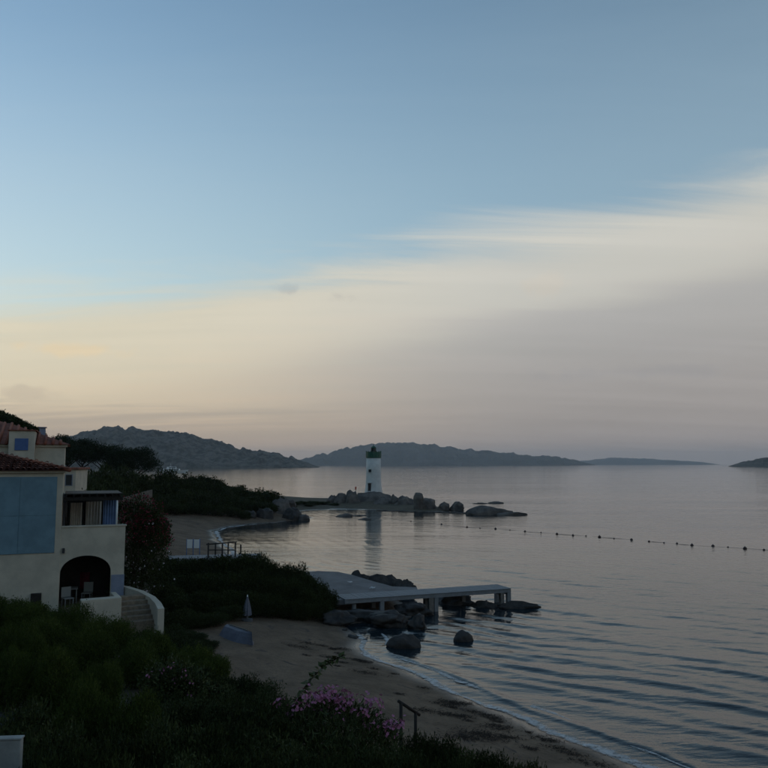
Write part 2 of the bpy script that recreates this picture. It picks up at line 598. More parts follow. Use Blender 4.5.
# ------------------------------------------------------------------ sea
ang = np.concatenate([np.linspace(-180, -40, 36)[:-1], np.linspace(-40, 40, 560), np.linspace(40, 180, 36)[1:]]) * math.pi / 180
rad = np.concatenate([np.array([6.0, 12.0]), np.exp(np.linspace(math.log(18), math.log(170), 470)), np.exp(np.linspace(math.log(170), math.log(40000), 90))[1:]])
AA, RR = np.meshgrid(ang, rad, indexing='ij')
WX, WY = np.sin(AA) * RR, np.cos(AA) * RR
near = RR < 400
sd = np.full(RR.shape, -1e3)
sd[near] = -signed(WX[near], WY[near])
sd = np.where(near, sd, 500.0)


def wave(dx, dy, wl, ph):
    return np.sin((WX * dx + WY * dy) * 2 * math.pi / wl + ph)


warp = fbm(WX, WY, 9, 31, 3) * 9
fade = np.clip((sd - 0.2) / 3.0, 0.0, 1.0) * np.clip(1.35 - RR / 105, 0.12, 1.0)
patch = np.clip(0.8 + fbm(WX, WY, 8, 41, 3) * 2.2, 0.1, 1.5)
calm = np.clip((WX + 4.0) / 9.0 + 0.15, 0.12, 1.0)
sw = (wave(0.50, 0.866, 1.75, 0.0 + warp) * 0.42 + wave(0.62, 0.785, 1.25, 1.3 + warp * 1.2) * 0.30 + wave(0.36, 0.933, 2.5, 2.1 + warp * 0.7) * 0.42
      + wave(0.44, 0.898, 0.86, 4.1 + warp * 1.5) * 0.16)
sw = np.where(sw > 0, sw * 1.25, sw * 0.8)
WZ = sw * 0.040 * patch * fade * calm
WZ = WZ + (fbm(WX * 0.8, WY * 1.5, 0.75, 51, 3) * 0.030 + fbm(WX * 0.7 + WY * 0.3, WY * 1.5, 0.42, 57, 2) * 0.014) * fade * (0.35 + 0.65 * patch * calm)
rip = np.sin(sd * 2 * math.pi / 1.7 + fbm(WX, WY, 6, 61, 2) * 5) * np.exp(-np.maximum(sd, 0) / 9.0) * 0.035 * np.clip(sd, 0, 1) * np.clip(fbm(WX, WY, 7, 66, 2) * 3 + 0.7, 0, 1.3)
WZ = WZ + rip * ((RR < 160) & (RR > 66))
lap = sd - 1.15 - fbm(WX, WY, 3.0, 71, 3) * 1.1
WZ = WZ + 0.045 * np.exp(-(lap / np.where(lap > 0, 0.42, 0.16)) ** 2) * (RR < 120)
wm = np_mesh('sea', np.stack([WX, WY, WZ], -1).reshape(-1, 3), grid_faces(len(ang), len(rad))[:, ::-1], True)


def sea_material():
    m = bpy.data.materials.new('sea_water')
    m.use_nodes = True
    b = NB(m.node_tree)
    m.node_tree.nodes.clear()
    out = b.n('ShaderNodeOutputMaterial')
    p = b.n('ShaderNodeBsdfPrincipled')
    b.lk(p.outputs[0], out.inputs[0])
    p.inputs['Base Color'].default_value = (0.010, 0.020, 0.026, 1)
    p.inputs['Roughness'].default_value = 0.045
    p.inputs['IOR'].default_value = 1.333
    geo = b.n('ShaderNodeNewGeometry').outputs['Position']

    def mapped(rot, scl):
        mp_ = b.n('ShaderNodeMapping')
        b.lk(geo, mp_.inputs[0])
        mp_.inputs['Rotation'].default_value = (0, 0, math.radians(rot))
        mp_.inputs['Scale'].default_value = scl
        return mp_.outputs[0]
    n1 = b.noise(mapped(-25, (0.6, 1.7, 1)), 1.5, 4.0, 0.6, 0.3)
    n2 = b.noise(mapped(12, (0.45, 1.5, 1)), 0.32, 4.0, 0.55, 0.2)
    n3 = b.noise(mapped(-8, (0.4, 1.3, 1)), 0.05, 3.0, 0.5)
    gust = b.rng(b.noise(mapped(5, (0.35, 1.6, 1)), 0.016, 4.0, 0.6, 0.4), 0.35, 0.68, 0.35, 1.25)
    hgt = b.math('ADD', b.math('MULTIPLY', n1, 0.055), b.math('ADD', b.math('MULTIPLY', n2, 0.13), b.math('MULTIPLY', n3, 0.5)))
    bp = b.n('ShaderNodeBump')
    bp.inputs['Distance'].default_value = 1.0
    b._set(bp.inputs['Strength'], b.math('MULTIPLY', gust, 0.6))
    b.lk(hgt, bp.inputs['Height'])
    b.lk(bp.outputs[0], p.inputs['Normal'])
    return m


sea = mobj('sea', wm, sea_material())
tag(sea, 'calm grey sea reflecting the dusk sky', None, None, 'structure')


# thin froth lines; their pale colour also paints sky gleam on shallow water
def foam_gleam_material():
    m = bpy.data.materials.new('foam_gleam')
    m.use_nodes = True
    b = NB(m.node_tree)
    m.node_tree.nodes.clear()
    out = b.n('ShaderNodeOutputMaterial')
    p = b.n('ShaderNodeBsdfPrincipled')
    p.inputs['Base Color'].default_value = (0.46, 0.47, 0.47, 1)
    p.inputs['Roughness'].default_value = 0.5
    tr = b.n('ShaderNodeBsdfTransparent')
    mx = b.n('ShaderNodeMixShader')
    co = b.n('ShaderNodeTexCoord').outputs['Object']
    e = b.n('ShaderNodeAttribute', attribute_name='edge').outputs['Fac']
    n = b.noise(co, 3.2, 6.0, 0.7, 0.6)
    b._set(mx.inputs[0], b.rng(b.math('ADD', n, b.math('MULTIPLY', e, 0.34)), 0.56, 0.95))
    b.lk(tr.outputs[0], mx.inputs[1])
    b.lk(p.outputs[0], mx.inputs[2])
    b.lk(mx.outputs[0], out.inputs[0])
    return m


FOAM_GLEAM = foam_gleam_material()


def foam_gleam_line(i0, i1, off, wid, seed):
    pts = []
    for k in range(i0, i1):
        a, c = Vector(SH[k]), Vector(SH[k + 1])
        n = max(2, int((c - a).length / 0.25))
        for t in range(n):
            pts.append(a.lerp(c, t / n))
    P = np.array([(p.x, p.y) for p in pts])
    for _ in range(14):                                  # round the corners
        P[1:-1] = (P[:-2] + 2 * P[1:-1] + P[2:]) / 4
    T = np.gradient(P, axis=0)
    T /= np.linalg.norm(T, axis=1)[:, None]
    N = np.stack([T[:, 1], -T[:, 0]], 1)                  # seaward
    rows = []
    for j in range(5):
        f = j / 4
        q = off + fbm(P[:, 0], P[:, 1], 2.6, seed) * 0.8 + (f - 0.5) * wid * (0.7 + fbm(P[:, 0], P[:, 1], 1.7, seed + 5) * 1.4)
        X, Y = P[:, 0] + N[:, 0] * q, P[:, 1] + N[:, 1] * q
        zt, _ = terrain(X, Y)
        rows.append(np.stack([X, Y, np.maximum(zt, 0.0) + 0.022], 1))
    V = np.stack(rows, 1).reshape(-1, 3)
    me = np_mesh('foam_gleam', V, grid_faces(len(P), 5), True)
    a = me.attributes.new('edge', 'FLOAT', 'POINT')
    a.data.foreach_set('value', np.tile(np.array([0, 0.8, 1, 0.8, 0], np.float32), len(P)))
    o = mobj('foam_gleam', me, FOAM_GLEAM)
    tag(o, 'thin broken line of froth and painted sky gleam along the wet sand', None, None, 'stuff')


foam_gleam_line(5, 16, 0.1, 0.75, 81)
foam_gleam_line(5, 16, 1.25, 0.5, 91)
foam_gleam_line(25, 30, 0.3, 1.1, 95)


# ------------------------------------------------------------------ far land
def hill_mat(name, a, c_, sc_):
    return pbr(name, a, 0.95, 0.1, scale=sc_, base2=c_, bump=sc_ and 0.5 / sc_ * 0.3, bscale=sc_ * 2, coord='Object')


def hill(name, label, sky_px, dist, width, mat, seed, rough):
    us = np.array([p[0] for p in sky_px], float)
    vs = np.array([p[1] for p in sky_px], float)
    n = int(min(700, max(120, (us[-1] - us[0]) * 1.7)))
    U = np.linspace(us[0], us[-1], n)
    top = np.maximum(CAM_H + (464 - np.interp(U, us, vs)) / 768 * dist, -1.0)
    top = top + fbm(U * 10, U * 0, 70, seed + 20, 5) * dist * 0.0075 * rough * np.clip(top / (dist * 0.012), 0, 1)
    m = 72
    V = np.zeros((n, m, 3))
    for j in range(m):
        f = j / (m - 1)
        y = dist - width * 0.55 + width * f
        prof = math.sin(math.pi * min(1.0, f / 0.55) / 2) ** 0.8 if f <= 0.55 else math.cos(math.pi * (f - 0.55) / 0.45 / 2)
        X = (U - 384) / 768 * (dist + (y - dist) * 0.9)
        rgh = fbm(X, np.full(n, y), dist * 0.035, seed, 6)
        Z = top * prof * (1 + 0.55 * rgh * (1 - abs(prof) ** 6) * rough) + fbm(X, np.full(n, y), dist * 0.011, seed + 3, 5) * dist * 0.0038 * rough * np.clip(top / (dist * 0.01), 0, 1)
        crag = np.maximum(0, 0.16 - np.abs(fbm(X, np.full(n, y), dist * 0.018, seed + 9, 5))) * 6
        Z = Z + (crag - 0.4) * dist * 0.0042 * rough * np.clip(top / (dist * 0.012), 0, 1) * np.clip(prof * 3, 0, 1)
        if f < 1e-6 or f > 0.999:
            Z = np.full(n, -4.0)
        V[:, j] = np.stack([X, np.full(n, y), Z], -1)
    V[0, :, 2] = V[-1, :, 2] = -4
    o = mobj(name, np_mesh(name, V.reshape(-1, 3), grid_faces(n, m), False), mat)
    return tag(o, label, None, None, 'structure')


hill('rocky_hill', 'rocky grey headland hill across the bay behind the pines',
     [(-420, 420), (-250, 408), (-120, 416), (-30, 430), (40, 443), (70, 437), (84, 434), (100, 431), (112, 429), (119, 426), (126, 429), (145, 431), (165, 434), (183, 433), (198, 439), (215, 443),
      (232, 447), (250, 452), (262, 452), (276, 455), (292, 459), (306, 463), (320, 467), (326, 469)], 2250, 800,
     hill_mat('hill_scrub_rock', (0.035, 0.034, 0.027), (0.17, 0.15, 0.125), 0.05), 3, 1.0)
hill('island_ridge', 'long blue grey island ridge on the horizon behind the lighthouse',
     [(290, 464), (305, 459), (322, 454.5), (345, 450), (360, 447), (376, 445), (388, 443), (405, 443.5), (420, 445.5), (440, 447), (462, 450), (475, 451), (492, 452), (510, 453.5),
      (528, 457), (542, 455.5), (558, 458), (575, 461), (592, 464.5)], 6200, 1400,
     hill_mat('island_scrub', (0.06, 0.06, 0.05), (0.11, 0.10, 0.09), 0.006), 7, 0.75)
hill('far_island', 'faint low island on the horizon past the ridge',
     [(560, 463), (585, 460.5), (610, 458.5), (632, 458.5), (655, 459.5), (680, 461), (700, 462), (716, 464.5)], 11000, 1800,
     hill_mat('far_island_scrub', (0.06, 0.06, 0.055), (0.10, 0.10, 0.09), 0.003), 11, 0.4)
hill('low_cape', 'dark low cape rising from the sea at the edge of the bay',
     [(728, 466), (740, 462.5), (750, 461), (758, 458.5), (768, 457), (790, 453), (830, 449), (900, 446), (1000, 452)], 2700, 500,
     hill_mat('cape_scrub', (0.055, 0.055, 0.045), (0.11, 0.10, 0.085), 0.02), 13, 0.9)


# ------------------------------------------------------------------ rocks
def rock_mesh(name, seed, dims, sub=4, cuts=7, rough=0.16):
    rnd = random.Random(seed)
    bm = bmesh.new()
    bmesh.ops.create_icosphere(bm, subdivisions=sub, radius=1.0)
    off = Vector((rnd.uniform(-50, 50), rnd.uniform(-50, 50), rnd.uniform(-50, 50)))
    planes = []
    for _ in range(cuts):
        nn = Vector((rnd.gauss(0, 1), rnd.gauss(0, 1), rnd.gauss(0.2, 0.8))).normalized()
        planes.append((nn, rnd.uniform(0.62, 0.9)))
    for v in bm.verts:
        p = v.co.copy()
        for nn, d in planes:                               # flat weathered faces
            q = p.dot(nn)
            if q > d:
                p -= nn * (q - d) * 0.95
        k = 1 + rough * 1.6 * mnoise.noise(p * 1.3 + off) + rough * mnoise.noise(p * 3.1 + off) + rough * 0.5 * mnoise.noise(p * 7.5 + off) - rough * 0.9 * max(0.0, 0.22 - abs(mnoise.noise(p * 2.3 + off * 1.7))) * 2.0
        p = p * k
        v.co = Vector((p.x * dims[0], p.y * dims[1], p.z * dims[2]))
    me = bm_mesh(name, bm, True)
    return me


def rock(name, label, loc, dims, seed, mat=None, rz=0.0, sub=4, cat='rock', group=None, rough=0.16, cuts=7):
    o = mobj(name, rock_mesh(name, seed, dims, sub, cuts, rough), mat or granite)
    o.location = loc
    o.rotation_euler = (0, 0, rz)
    return tag(o, label, cat, group)


# lighthouse point: rocks given by photo box (u0, u1, vtop, vbase) at depth y
def rock_px(name, label, u0, u1, vt, vb, y, seed, mat=None, depth=0.8, group=None, rough=0.16, sub=4, cuts=7):
    a, b_ = at(u0, vb, y), at(u1, vt, y)
    wd, ht = (b_.x - a.x), (b_.z - a.z)
    z0 = max(a.z, 0.0) - 0.25
    ht = b_.z - z0
    return rock(name, label, ((a.x + b_.x) / 2, y + wd * 0.5 * depth, z0 + ht * 0.16), (wd * 0.57, wd * 0.57 * depth, ht * 0.86), seed, mat, random.Random(seed).uniform(-0.25, 0.25), sub, 'rock', group, rough, cuts)


rock_px('boulder', 'upright blocky boulder at the spit end of the lighthouse rocks', 327, 336.5, 491.5, 505, 166, 11)
rock_px('boulder', 'square boulder in the lighthouse rocks beside the upright one', 335, 348, 493, 506, 165, 12)
rock_px('boulder', 'boulder with a rounded top between lighthouse and square boulder', 345, 360, 491.5, 508, 164, 13)
rock_px('outcrop', 'broad granite outcrop that the lighthouse stands on', 350, 398, 491.6, 509, 166.5, 14, depth=0.5, rough=0.12, cuts=9)
rock_px('boulder', 'low boulder at the foot of the lighthouse outcrop', 372, 392, 499, 510, 161, 15, rough=0.12)
rock_px('boulder', 'small jagged boulder pair stone beside the lighthouse outcrop', 391, 400, 493.5, 507, 162, 16)
rock_px('boulder', 'long low boulder between lighthouse and mushroom rock', 397, 416, 496.5, 508, 159, 17)
rock_px('boulder', 'large sloping boulder under the mushroom shaped rock', 414, 437, 497.0, 512.5, 150, 18, rough=0.10)
mr = rock_px('boulder', 'mushroom shaped rock with a flat overhanging top', 412, 425, 488.6, 509, 149.0, 19, rough=0.10)
zs = [q.co.z for q in mr.data.vertices]
for q in mr.data.vertices:                                 # narrow stalk, wide flat cap
    t_ = (q.co.z - min(zs)) / (max(zs) - min(zs))
    k_ = 0.72 + 0.55 / (1 + math.exp(-(t_ - 0.78) * 30)) * (1 if t_ < 0.99 else 0.95)
    q.co.x *= k_
    q.co.y *= k_
rock_px('boulder', 'small rounded rock beside the sloping mushroom boulder', 437, 450, 502.5, 511, 150, 20)
rock_px('boulder', 'small notched rock between rounded rock and long slab', 450, 463, 501.8, 511.5, 150, 21, rough=0.22)
rock_px('rock_slab', 'long dark whaleback slab of rock lying in the sea', 466, 512, 505.2, 518, 138, 22, depth=0.35, rough=0.08)
rock_px('rock_slab', 'low tapering tail of the whaleback rock slab', 498, 527, 511.5, 518, 137, 23, depth=0.3, rough=0.08)
rock_px('skerry', 'thin skerry breaking the water beyond the whaleback slab', 488, 504, 501.3, 504.2, 178, 24, depth=0.3, sub=3)
rock_px('skerry', 'faint low skerry awash beyond the notched rock', 472, 488, 502.6, 504.0, 176, 25, depth=0.3, sub=3)
rock_px('skerry', 'flat dark skerry in the cove before the spit', 336, 354, 513.5, 519, 133, 26, depth=0.4, rough=0.14, sub=3)
rock_px('skerry', 'flat skerry joined to the spit side of the cove', 350, 366, 514.2, 518.0, 135, 27, depth=0.35, rough=0.14, sub=3)
rock_px('skerry', 'small dark skerry in the reflection of the lighthouse', 357, 372, 517.5, 521.8, 126, 28, depth=0.4, rough=0.14, sub=3)
bm = bmesh.new()
pa, pb = G(376, 510.8), G(468, 513.6)
nseg = 40
for k in range(nseg):
    t = k / nseg
    p = pa.lerp(pb, t)
    q = pa.lerp(pb, (k + 1.0) / nseg)
    hh = 0.18 + 0.10 * mnoise.noise(Vector((k * 0.37, 2, 0)))
    box(bm, p.x, q.x, p.y - 0.5 - 0.2 * mnoise.noise(Vector((k * 0.5, 0, 0))), p.y + 0.6, -0.5, hh)
o = mobj('reef_bar', bm_mesh('reef_bar', bm), granite)
tag(o, 'thin dark reef bar barely above water linking lighthouse point and slab', 'reef')
for k, (u0, u1, vt, vb, y, lb) in enumerate((
        (268, 290, 500, 519, 127, 'pale angular rock under the scrub at the cove tip'),
        (283, 300, 508, 521, 124, 'broad dark rock at the cove tip'),
        (296, 310, 513.5, 520.5, 124, 'low pointed rock reaching into the cove'),
        (255, 272, 506, 520, 122, 'dark rock on the cove sand below the headland scrub'),
        (278, 294, 497, 506, 140, 'rock shoulder where the headland meets the spit'),
        (238, 254, 508, 519, 121, 'dark rock half buried in scrub at the back of the cove'))):
    rock_px('shore_rock', lb, u0, u1, vt, vb, y, 40 + k, granite_near if k % 2 else granite)

# near rocks round the jetty and in the shallows
for k, (u0, u1, vt, vb, y, lb, dp) in enumerate((
        (366, 402, 574.5, 588, 54.5, 'low dark rock hump behind the platform in the water', 0.5),
        (342, 368, 571.5, 582, 57.5, 'thin dark rock rim along the far side of the platform', 0.4),
        (395, 415, 581, 590, 53.5, 'dark rock wedge between platform hump and jetty', 0.5),
        (434, 474, 592, 608, 50.3, 'large dark rock under the middle of the jetty', 0.6),
        (470, 497, 599, 608, 49.6, 'low dark rock under the jetty end', 0.5),
        (500, 536, 602.5, 605.5, 49.2, 'flat rock tongue beyond the jetty end', 0.25),
        (396, 430, 603, 611, 46.6, 'rounded rock beneath the jetty by the second pair of posts', 0.7),
        (345, 400, 611, 617.5, 44.6, 'long dark rock shelf under the platform edge', 0.5),
        (322, 352, 612, 619, 43.8, 'rock at the hedge end of the platform shelf', 0.6),
        (409, 429, 616, 626, 43.0, 'squat dark rock in the shallows in front of the jetty', 0.8),
        (370, 412, 613.5, 620, 43.4, 'broad wet rock sloping into the shallows', 0.6))):
    rock_px('shore_rock', lb, u0, u1, vt, vb, y, 60 + k, granite_near, dp, rough=0.24, cuts=11)
rock_px('boulder', 'wide domed dark boulder standing in the shallows', 389.5, 419.5, 635.5, 646, 38.7, 75, granite_near, 0.55, rough=0.09, cuts=4)
rock_px('boulder', 'round dark boulder standing alone in the shallows', 454.5, 472.5, 632.0, 641, 40.2, 76, granite_near, 0.6, rough=0.09, cuts=4)
rng_ = random.Random(5)
for k in range(26):                                       # pebbles at the water's edge
    u, v = rng_.uniform(345, 375), rng_.uniform(612, 640)
    p = G(u, v)
    s_ = rng_.uniform(0.08, 0.28)
    z = gz(p.x, p.y)
    rock('beach_stone', 'small dark stone at the water edge by the platform rocks', (p.x, p.y, max(z, -0.05) + s_ * 0.1), (s_ * 1.3, s_, s_ * 0.6), 200 + k, granite_near, rng_.uniform(0, 3), 2, 'stone', 'stones at the water edge')

# ------------------------------------------------------------------ lighthouse
lhp = at(373.5, 492.3, 172)
LH = thing('lighthouse', 'white tapered lighthouse with green top on the granite point', 'lighthouse', (lhp.x, 172, lhp.z - 0.15), 0.0)
bm = bmesh.new()
lathe(bm, [(2.02, -0.6), (2.0, 0.15), (1.90, 0.6), (1.80, 1.3), (1.73, 2.2), (1.68, 3.4), (1.63, 5.2), (1.58, 7.75)], 48)
mobj('tower', bm_mesh('tower', bm, True), tower_white, LH)
bm = bmesh.new()
lathe(bm, [(1.60, 7.7), (1.74, 7.8), (1.74, 7.98), (1.66, 8.0)], 48)
gal = mobj('gallery', bm_mesh('gallery', bm), green_paint, LH)
for k in range(16):
    a = 2 * math.pi * k / 16
    a2 = 2 * math.pi * (k + 1) / 16
    am, cw = (a + a2) / 2, 1.70 * math.sin(math.pi / 16) * 2
    bm = bmesh.new()
    box(bm, -cw / 2 + 0.02, cw / 2 - 0.02, -0.04, 0.04, 8.0, 9.10, 0.015)
    box(bm, -cw / 2, -cw / 2 + 0.09, -0.07, 0.07, 8.0, 9.28, 0.01)
    o = mobj('parapet_panel', bm_mesh('parapet_panel', bm), green_paint, gal)
    o.matrix_local = Matrix.Rotation(am + math.pi / 2, 4, 'Z') @ Matrix.Translation((0, -1.64, 0))
bm = bmesh.new()
lathe(bm, [(0.62, 7.95), (0.62, 9.25), (0.52, 9.3), (0.52, 9.95)], 24)
lan = mobj('lantern', bm_mesh('lantern', bm, False), glass_dark, LH)
bm = bmesh.new()
lathe(bm, [(0.62, 9.95), (0.60, 10.03), (0.45, 10.22), (0.22, 10.36), (0.06, 10.42), (0.05, 10.95)], 24)
mobj('dome', bm_mesh('dome', bm, True), green_paint, lan)
for k in range(8):
    a = math.pi / 4 * k
    tube_part('glazing_bar', (0.55 * math.cos(a), 0.55 * math.sin(a), 9.25), (0.55 * math.cos(a), 0.55 * math.sin(a), 9.98), 0.035, green_paint, lan, seg=6)
da = math.radians(-118)                                  # door and window face the bay side


def on_tower(o, z, r):
    o.matrix_local = Matrix.Rotation(da + math.pi / 2, 4, 'Z') @ Matrix.Translation((0, -r, z))


dr = box_part('door', (-0.34, 0.34, -0.06, 0.25, 0.0, 2.05), interior, LH)
on_tower(dr, 0.12, 1.86)
on_tower(box_part('door_hood', (-0.5, 0.5, -0.30, 0.25, 0.0, 0.12), tower_white, LH), 2.25, 1.78)
wn = box_part('window', (-0.33, 0.33, -0.05, 0.25, 0.0, 0.62), glass_dark, LH)
on_tower(wn, 4.6, 1.66)
on_tower(box_part('window_sill', (-0.42, 0.42, -0.12, 0.2, 0.0, 0.08), tower_white, LH), 4.5, 1.69)
mp_ = at(355.7, 491.8, 168)
MK = thing('marker_post', 'slim marker post with small red board on the lighthouse rocks', 'post', (mp_.x, 168, mp_.z - 0.4))
tube_part('post', (0, 0, 0), (0, 0, 1.15), 0.06, dark_metal, MK)
box_part('board', (-0.16, 0.16, -0.09, -0.06, 0.9, 1.5), orange_red, MK, 0.005)

# ------------------------------------------------------------------ swimming line
rope_px = [(372, 516), (400, 520), (434, 524), (470, 527.5), (497, 529), (530, 532), (556, 534), (600, 537), (650, 541.5), (693, 545.5), (745, 548.5), (800, 552)]
rp = [G(u, v) for u, v in rope_px]
bm = bmesh.new()
for a, c in zip(rp, rp[1:]):
    n = 8
    for k in range(n):
        p, q = a.lerp(c, k / n), a.lerp(c, (k + 1) / n)
        tube(bm, (p.x, p.y, -0.002), (q.x, q.y, -0.002), 0.02, seg=5)
o = mobj('float_line', bm_mesh('float_line', bm), rope_m)
tag(o, 'thin rope of the swimming line lying across the bay', 'rope')
for k, (u, v, s_) in enumerate(((411, 521.5, .2), (441.5, 524.5, .24), (467, 527.2, .24), (480, 528.3, .16), (495.5, 529, .27), (510, 530.2, .16), (525, 531.6, .25), (541, 532.8, .18), (557, 534.2, .27), (573, 535.6, .26),
                                (586, 536.2, .18), (599.5, 537.2, .32), (614, 538.8, .18), (631.5, 540, .28), (649, 541.6, .2), (664, 543, .17), (677, 543.6, .2), (692, 545.5, .30), (713, 546.4, .30), (728, 547.4, .17), (745, 548.8, .34), (764, 550, .2))):
    p = G(u, v)
    big = s_ > 0.22
    s_ *= 0.62
    B = thing('buoy', 'dark float of the swimming line, one of the larger ones' if big else 'small dark float on the swimming line between larger ones', 'buoy', (p.x, p.y, 0), 0,
              'larger floats of the swimming line' if big else 'smaller floats of the swimming line')
    bm = bmesh.new()
    lathe(bm, [(0.02, -s_ * 0.5), (s_ * 0.75, -s_ * 0.3), (s_, s_ * 0.15), (s_ * 0.85, s_ * 0.65), (s_ * 0.4, s_ * 1.0), (s_ * 0.18, s_ * 1.05)], 14)
    mobj('float', bm_mesh('float', bm, True), buoy_dark, B)
    bm = bmesh.new()
    lathe(bm, [(s_ * 0.16, s_ * 1.0), (s_ * 0.16, s_ * 1.35), (s_ * 0.05, s_ * 1.4)], 8)
    mobj('eyelet', bm_mesh('eyelet', bm), dark_metal, B)

# ------------------------------------------------------------------ bathing platform and jetty
pz = 1.1
out_px = [(303, 571.5), (318, 570), (338, 571), (352, 574), (372, 580), (392, 585.5), (417, 586.2), (419, 592.6), (345, 598.5), (324, 599), (298, 586)]
pts = [G(u, v, pz) for u, v in out_px]
bm = bmesh.new()
top_v = [bm.verts.new((p.x, p.y, pz - 0.06 + 0.03 * mnoise.noise(Vector((i * 1.7, 0, 3))))) for i, p in enumerate(pts)]
bot_v = [bm.verts.new((p.x, p.y, pz - 0.38)) for p in pts]
bm.faces.new(top_v)
bm.faces.new(bot_v[::-1])
for i in range(len(pts)):
    j = (i + 1) % len(pts)
    bm.faces.new((top_v[i], bot_v[i], bot_v[j], top_v[j]))
bmesh.ops.bevel(bm, geom=list(bm.edges), offset=0.03, segments=1, affect='EDGES')
PL = thing('bathing_platform', 'grey concrete bathing platform on the rocks at the jetty root', 'platform', (0, 0, 0))
mobj('slab', bm_mesh('slab', bm), concrete, PL)
for u, v in ((354, 600.5), (338, 597.5)):
    p = G(u, v - 3, pz)
    tube_part('post', (p.x, p.y, -0.2), (p.x, p.y, pz - 0.37), 0.14, deck_grey, PL)
for k, (u, v, r_, lb) in enumerate(((350, 582.5, 0.3, 'small white towel heaped on the platform'), (372.5, 588.3, -0.2, 'flat white towel on the platform nearer the jetty'))):
    p = G(u, v, pz + 0.04)
    bm = bmesh.new()
    n = 7
    gv = [[bm.verts.new(((i / (n - 1) - 0.5) * 0.32, (j / (n - 1) - 0.5) * 0.42, 0.05 + 0.07 * mnoise.noise(Vector((i * 0.7, j * 0.7, k * 9))))) for j in range(n)] for i in range(n)]
    for i in range(n - 1):
        for j in range(n - 1):
            bm.faces.new((gv[i][j], gv[i + 1][j], gv[i + 1][j + 1], gv[i][j + 1]))
    r = bmesh.ops.solidify(bm, geom=list(bm.faces), thickness=0.03)
    o = mobj('towel', bm_mesh('towel', bm, True), white_paint)
    o.location = p
    o.rotation_euler = (0, 0, r_)
    tag(o, lb, 'towel')

jA, jB = G(345, 599.3, pz), G(511, 588.2, pz)
jd = Vector((jB.x - jA.x, jB.y - jA.y, 0))
jl = jd.length
jr = math.atan2(jd.y, jd.x)
JT = thing('jetty', 'pale grey bathing jetty on square white posts reaching over the rocks', 'jetty', (jA.x, jA.y, 0), jr)
JW = 1.75
nb = 62
plank_me = None
for k in range(nb):                                       # deck boards
    if plank_me is None:
        bm = bmesh.new()
        box(bm, 0.008, jl / nb - 0.008, -0.03, JW + 0.03, 0, 0.045, 0.006)
        plank_me = bm_mesh('deck_board', bm)
    o = mobj('deck_board', plank_me, deck_grey, JT)
    o.location = (k * jl / nb, 0, pz - 0.045 + rng_.uniform(-0.006, 0.006))
box_part('edge_beam', (0.0, jl, 0.0, 0.14, pz - 0.27, pz - 0.055), deck_grey, JT)
box_part('edge_beam', (0.0, jl, JW - 0.14, JW, pz - 0.27, pz - 0.055), deck_grey, JT)
for u in (433, 502, 511, 380):
    f = (u - 345) / (511 - 345) * jl
    f = min(max(f, 0.2), jl - 0.13)
    for yy in ((0.16,) if u == 502 else (0.13, JW - 0.13)):
        box_part('post', (f - 0.13, f + 0.13, yy - 0.13, yy + 0.13, -0.9, pz - 0.275), deck_grey if u != 502 else grey_wood, JT, 0.015)
    box_part('cross_beam', (f - 0.08, f + 0.08, 0.16, JW - 0.16, pz - 0.42, pz - 0.28), deck_grey, JT)
for u in (440, 472):
    f = (u - 345) / (511 - 345) * jl
    box_part('post', (f - 0.12, f + 0.12, JW - 0.30, JW - 0.06, -0.6, pz - 0.275), deck_grey, JT, 0.015)
f = (428 - 345) / (511 - 345) * jl
box_part('post', (f - 0.16, f + 0.16, 0.0, 0.26, -0.9, pz - 0.275), grey_wood, JT, 0.015)

# ------------------------------------------------------------------ boats
yp = G(173, 473.2)
YT = thing('motor_yacht', 'white motor yacht anchored in the bay below the rocky hill', 'yacht', (yp.x, yp.y, 0), math.radians(8))


def hull_mesh(name, L, B, D, sheer, n=24, m=9):
    V = []
    for i in range(n):
        t = i / (n - 1)
        wv = B / 2 * (1 - max(0, (t - 0.45) / 0.55) ** 2.2) * (0.88 + 0.12 * min(1, t * 6))
        zt = D + sheer * t * t
        for j in range(m):
            a = (j / (m - 1) - 0.5) * 2
            s_ = abs(a) ** 0.55 * (1 if a >= 0 else -1)
            z = -0.3 * D + (zt + 0.3 * D) * abs(a) ** 1.4
            V.append((L * (t - 0.5) + (0.05 * L * abs(a) ** 2 * t * t), wv * s_ * (0.5 + 0.5 * abs(a)), z))
    V = np.array(V)
    Fc = grid_faces(n, m)
    bm = bmesh.new()
    vs = [bm.verts.new(v) for v in V]
    for f in Fc:
        bm.faces.new([vs[k] for k in f])
    for i in range(n - 1):                                  # deck
        bm.faces.new((vs[i * m], vs[i * m + m - 1], vs[(i + 1) * m + m - 1], vs[(i + 1) * m]))
    bm.faces.new([vs[j] for j in range(m)])
    bmesh.ops.remove_doubles(bm, verts=bm.verts, dist=0.001)
    return bm_mesh(name, bm, False)


mobj('hull', hull_mesh('hull', 27, 6.0, 2.2, 1.2), white_paint, YT)
ck = box_part('main_cabin', (-9, 6.5, -2.3, 2.3, 2.2, 4.4), white_paint, YT, 0.25)
box_part('window_band', (-7.5, 5.5, -2.36, 2.36, 3.1, 3.8), glass_dark, ck, 0.02)
uk = box_part('upper_cabin', (-6, 3, -1.9, 1.9, 4.42, 6.2), white_paint, YT, 0.3)
box_part('window_band', (-4, 2.9, -1.96, 1.96, 5.0, 5.6), glass_dark, uk, 0.02)
tube_part('mast', (-2, 0, 6.2), (-2.4, 0, 9.6), 0.12, white_paint, YT)
box_part('radar_arch', (-3.2, -2.4, -1.5, 1.5, 6.7, 6.95), white_paint, YT, 0.05)
box_part('aft_deck', (-12.6, -9.02, -2.2, 2.2, 2.25, 2.5), blue_wood, YT, 0.03)
bp_ = G(147, 471.0)
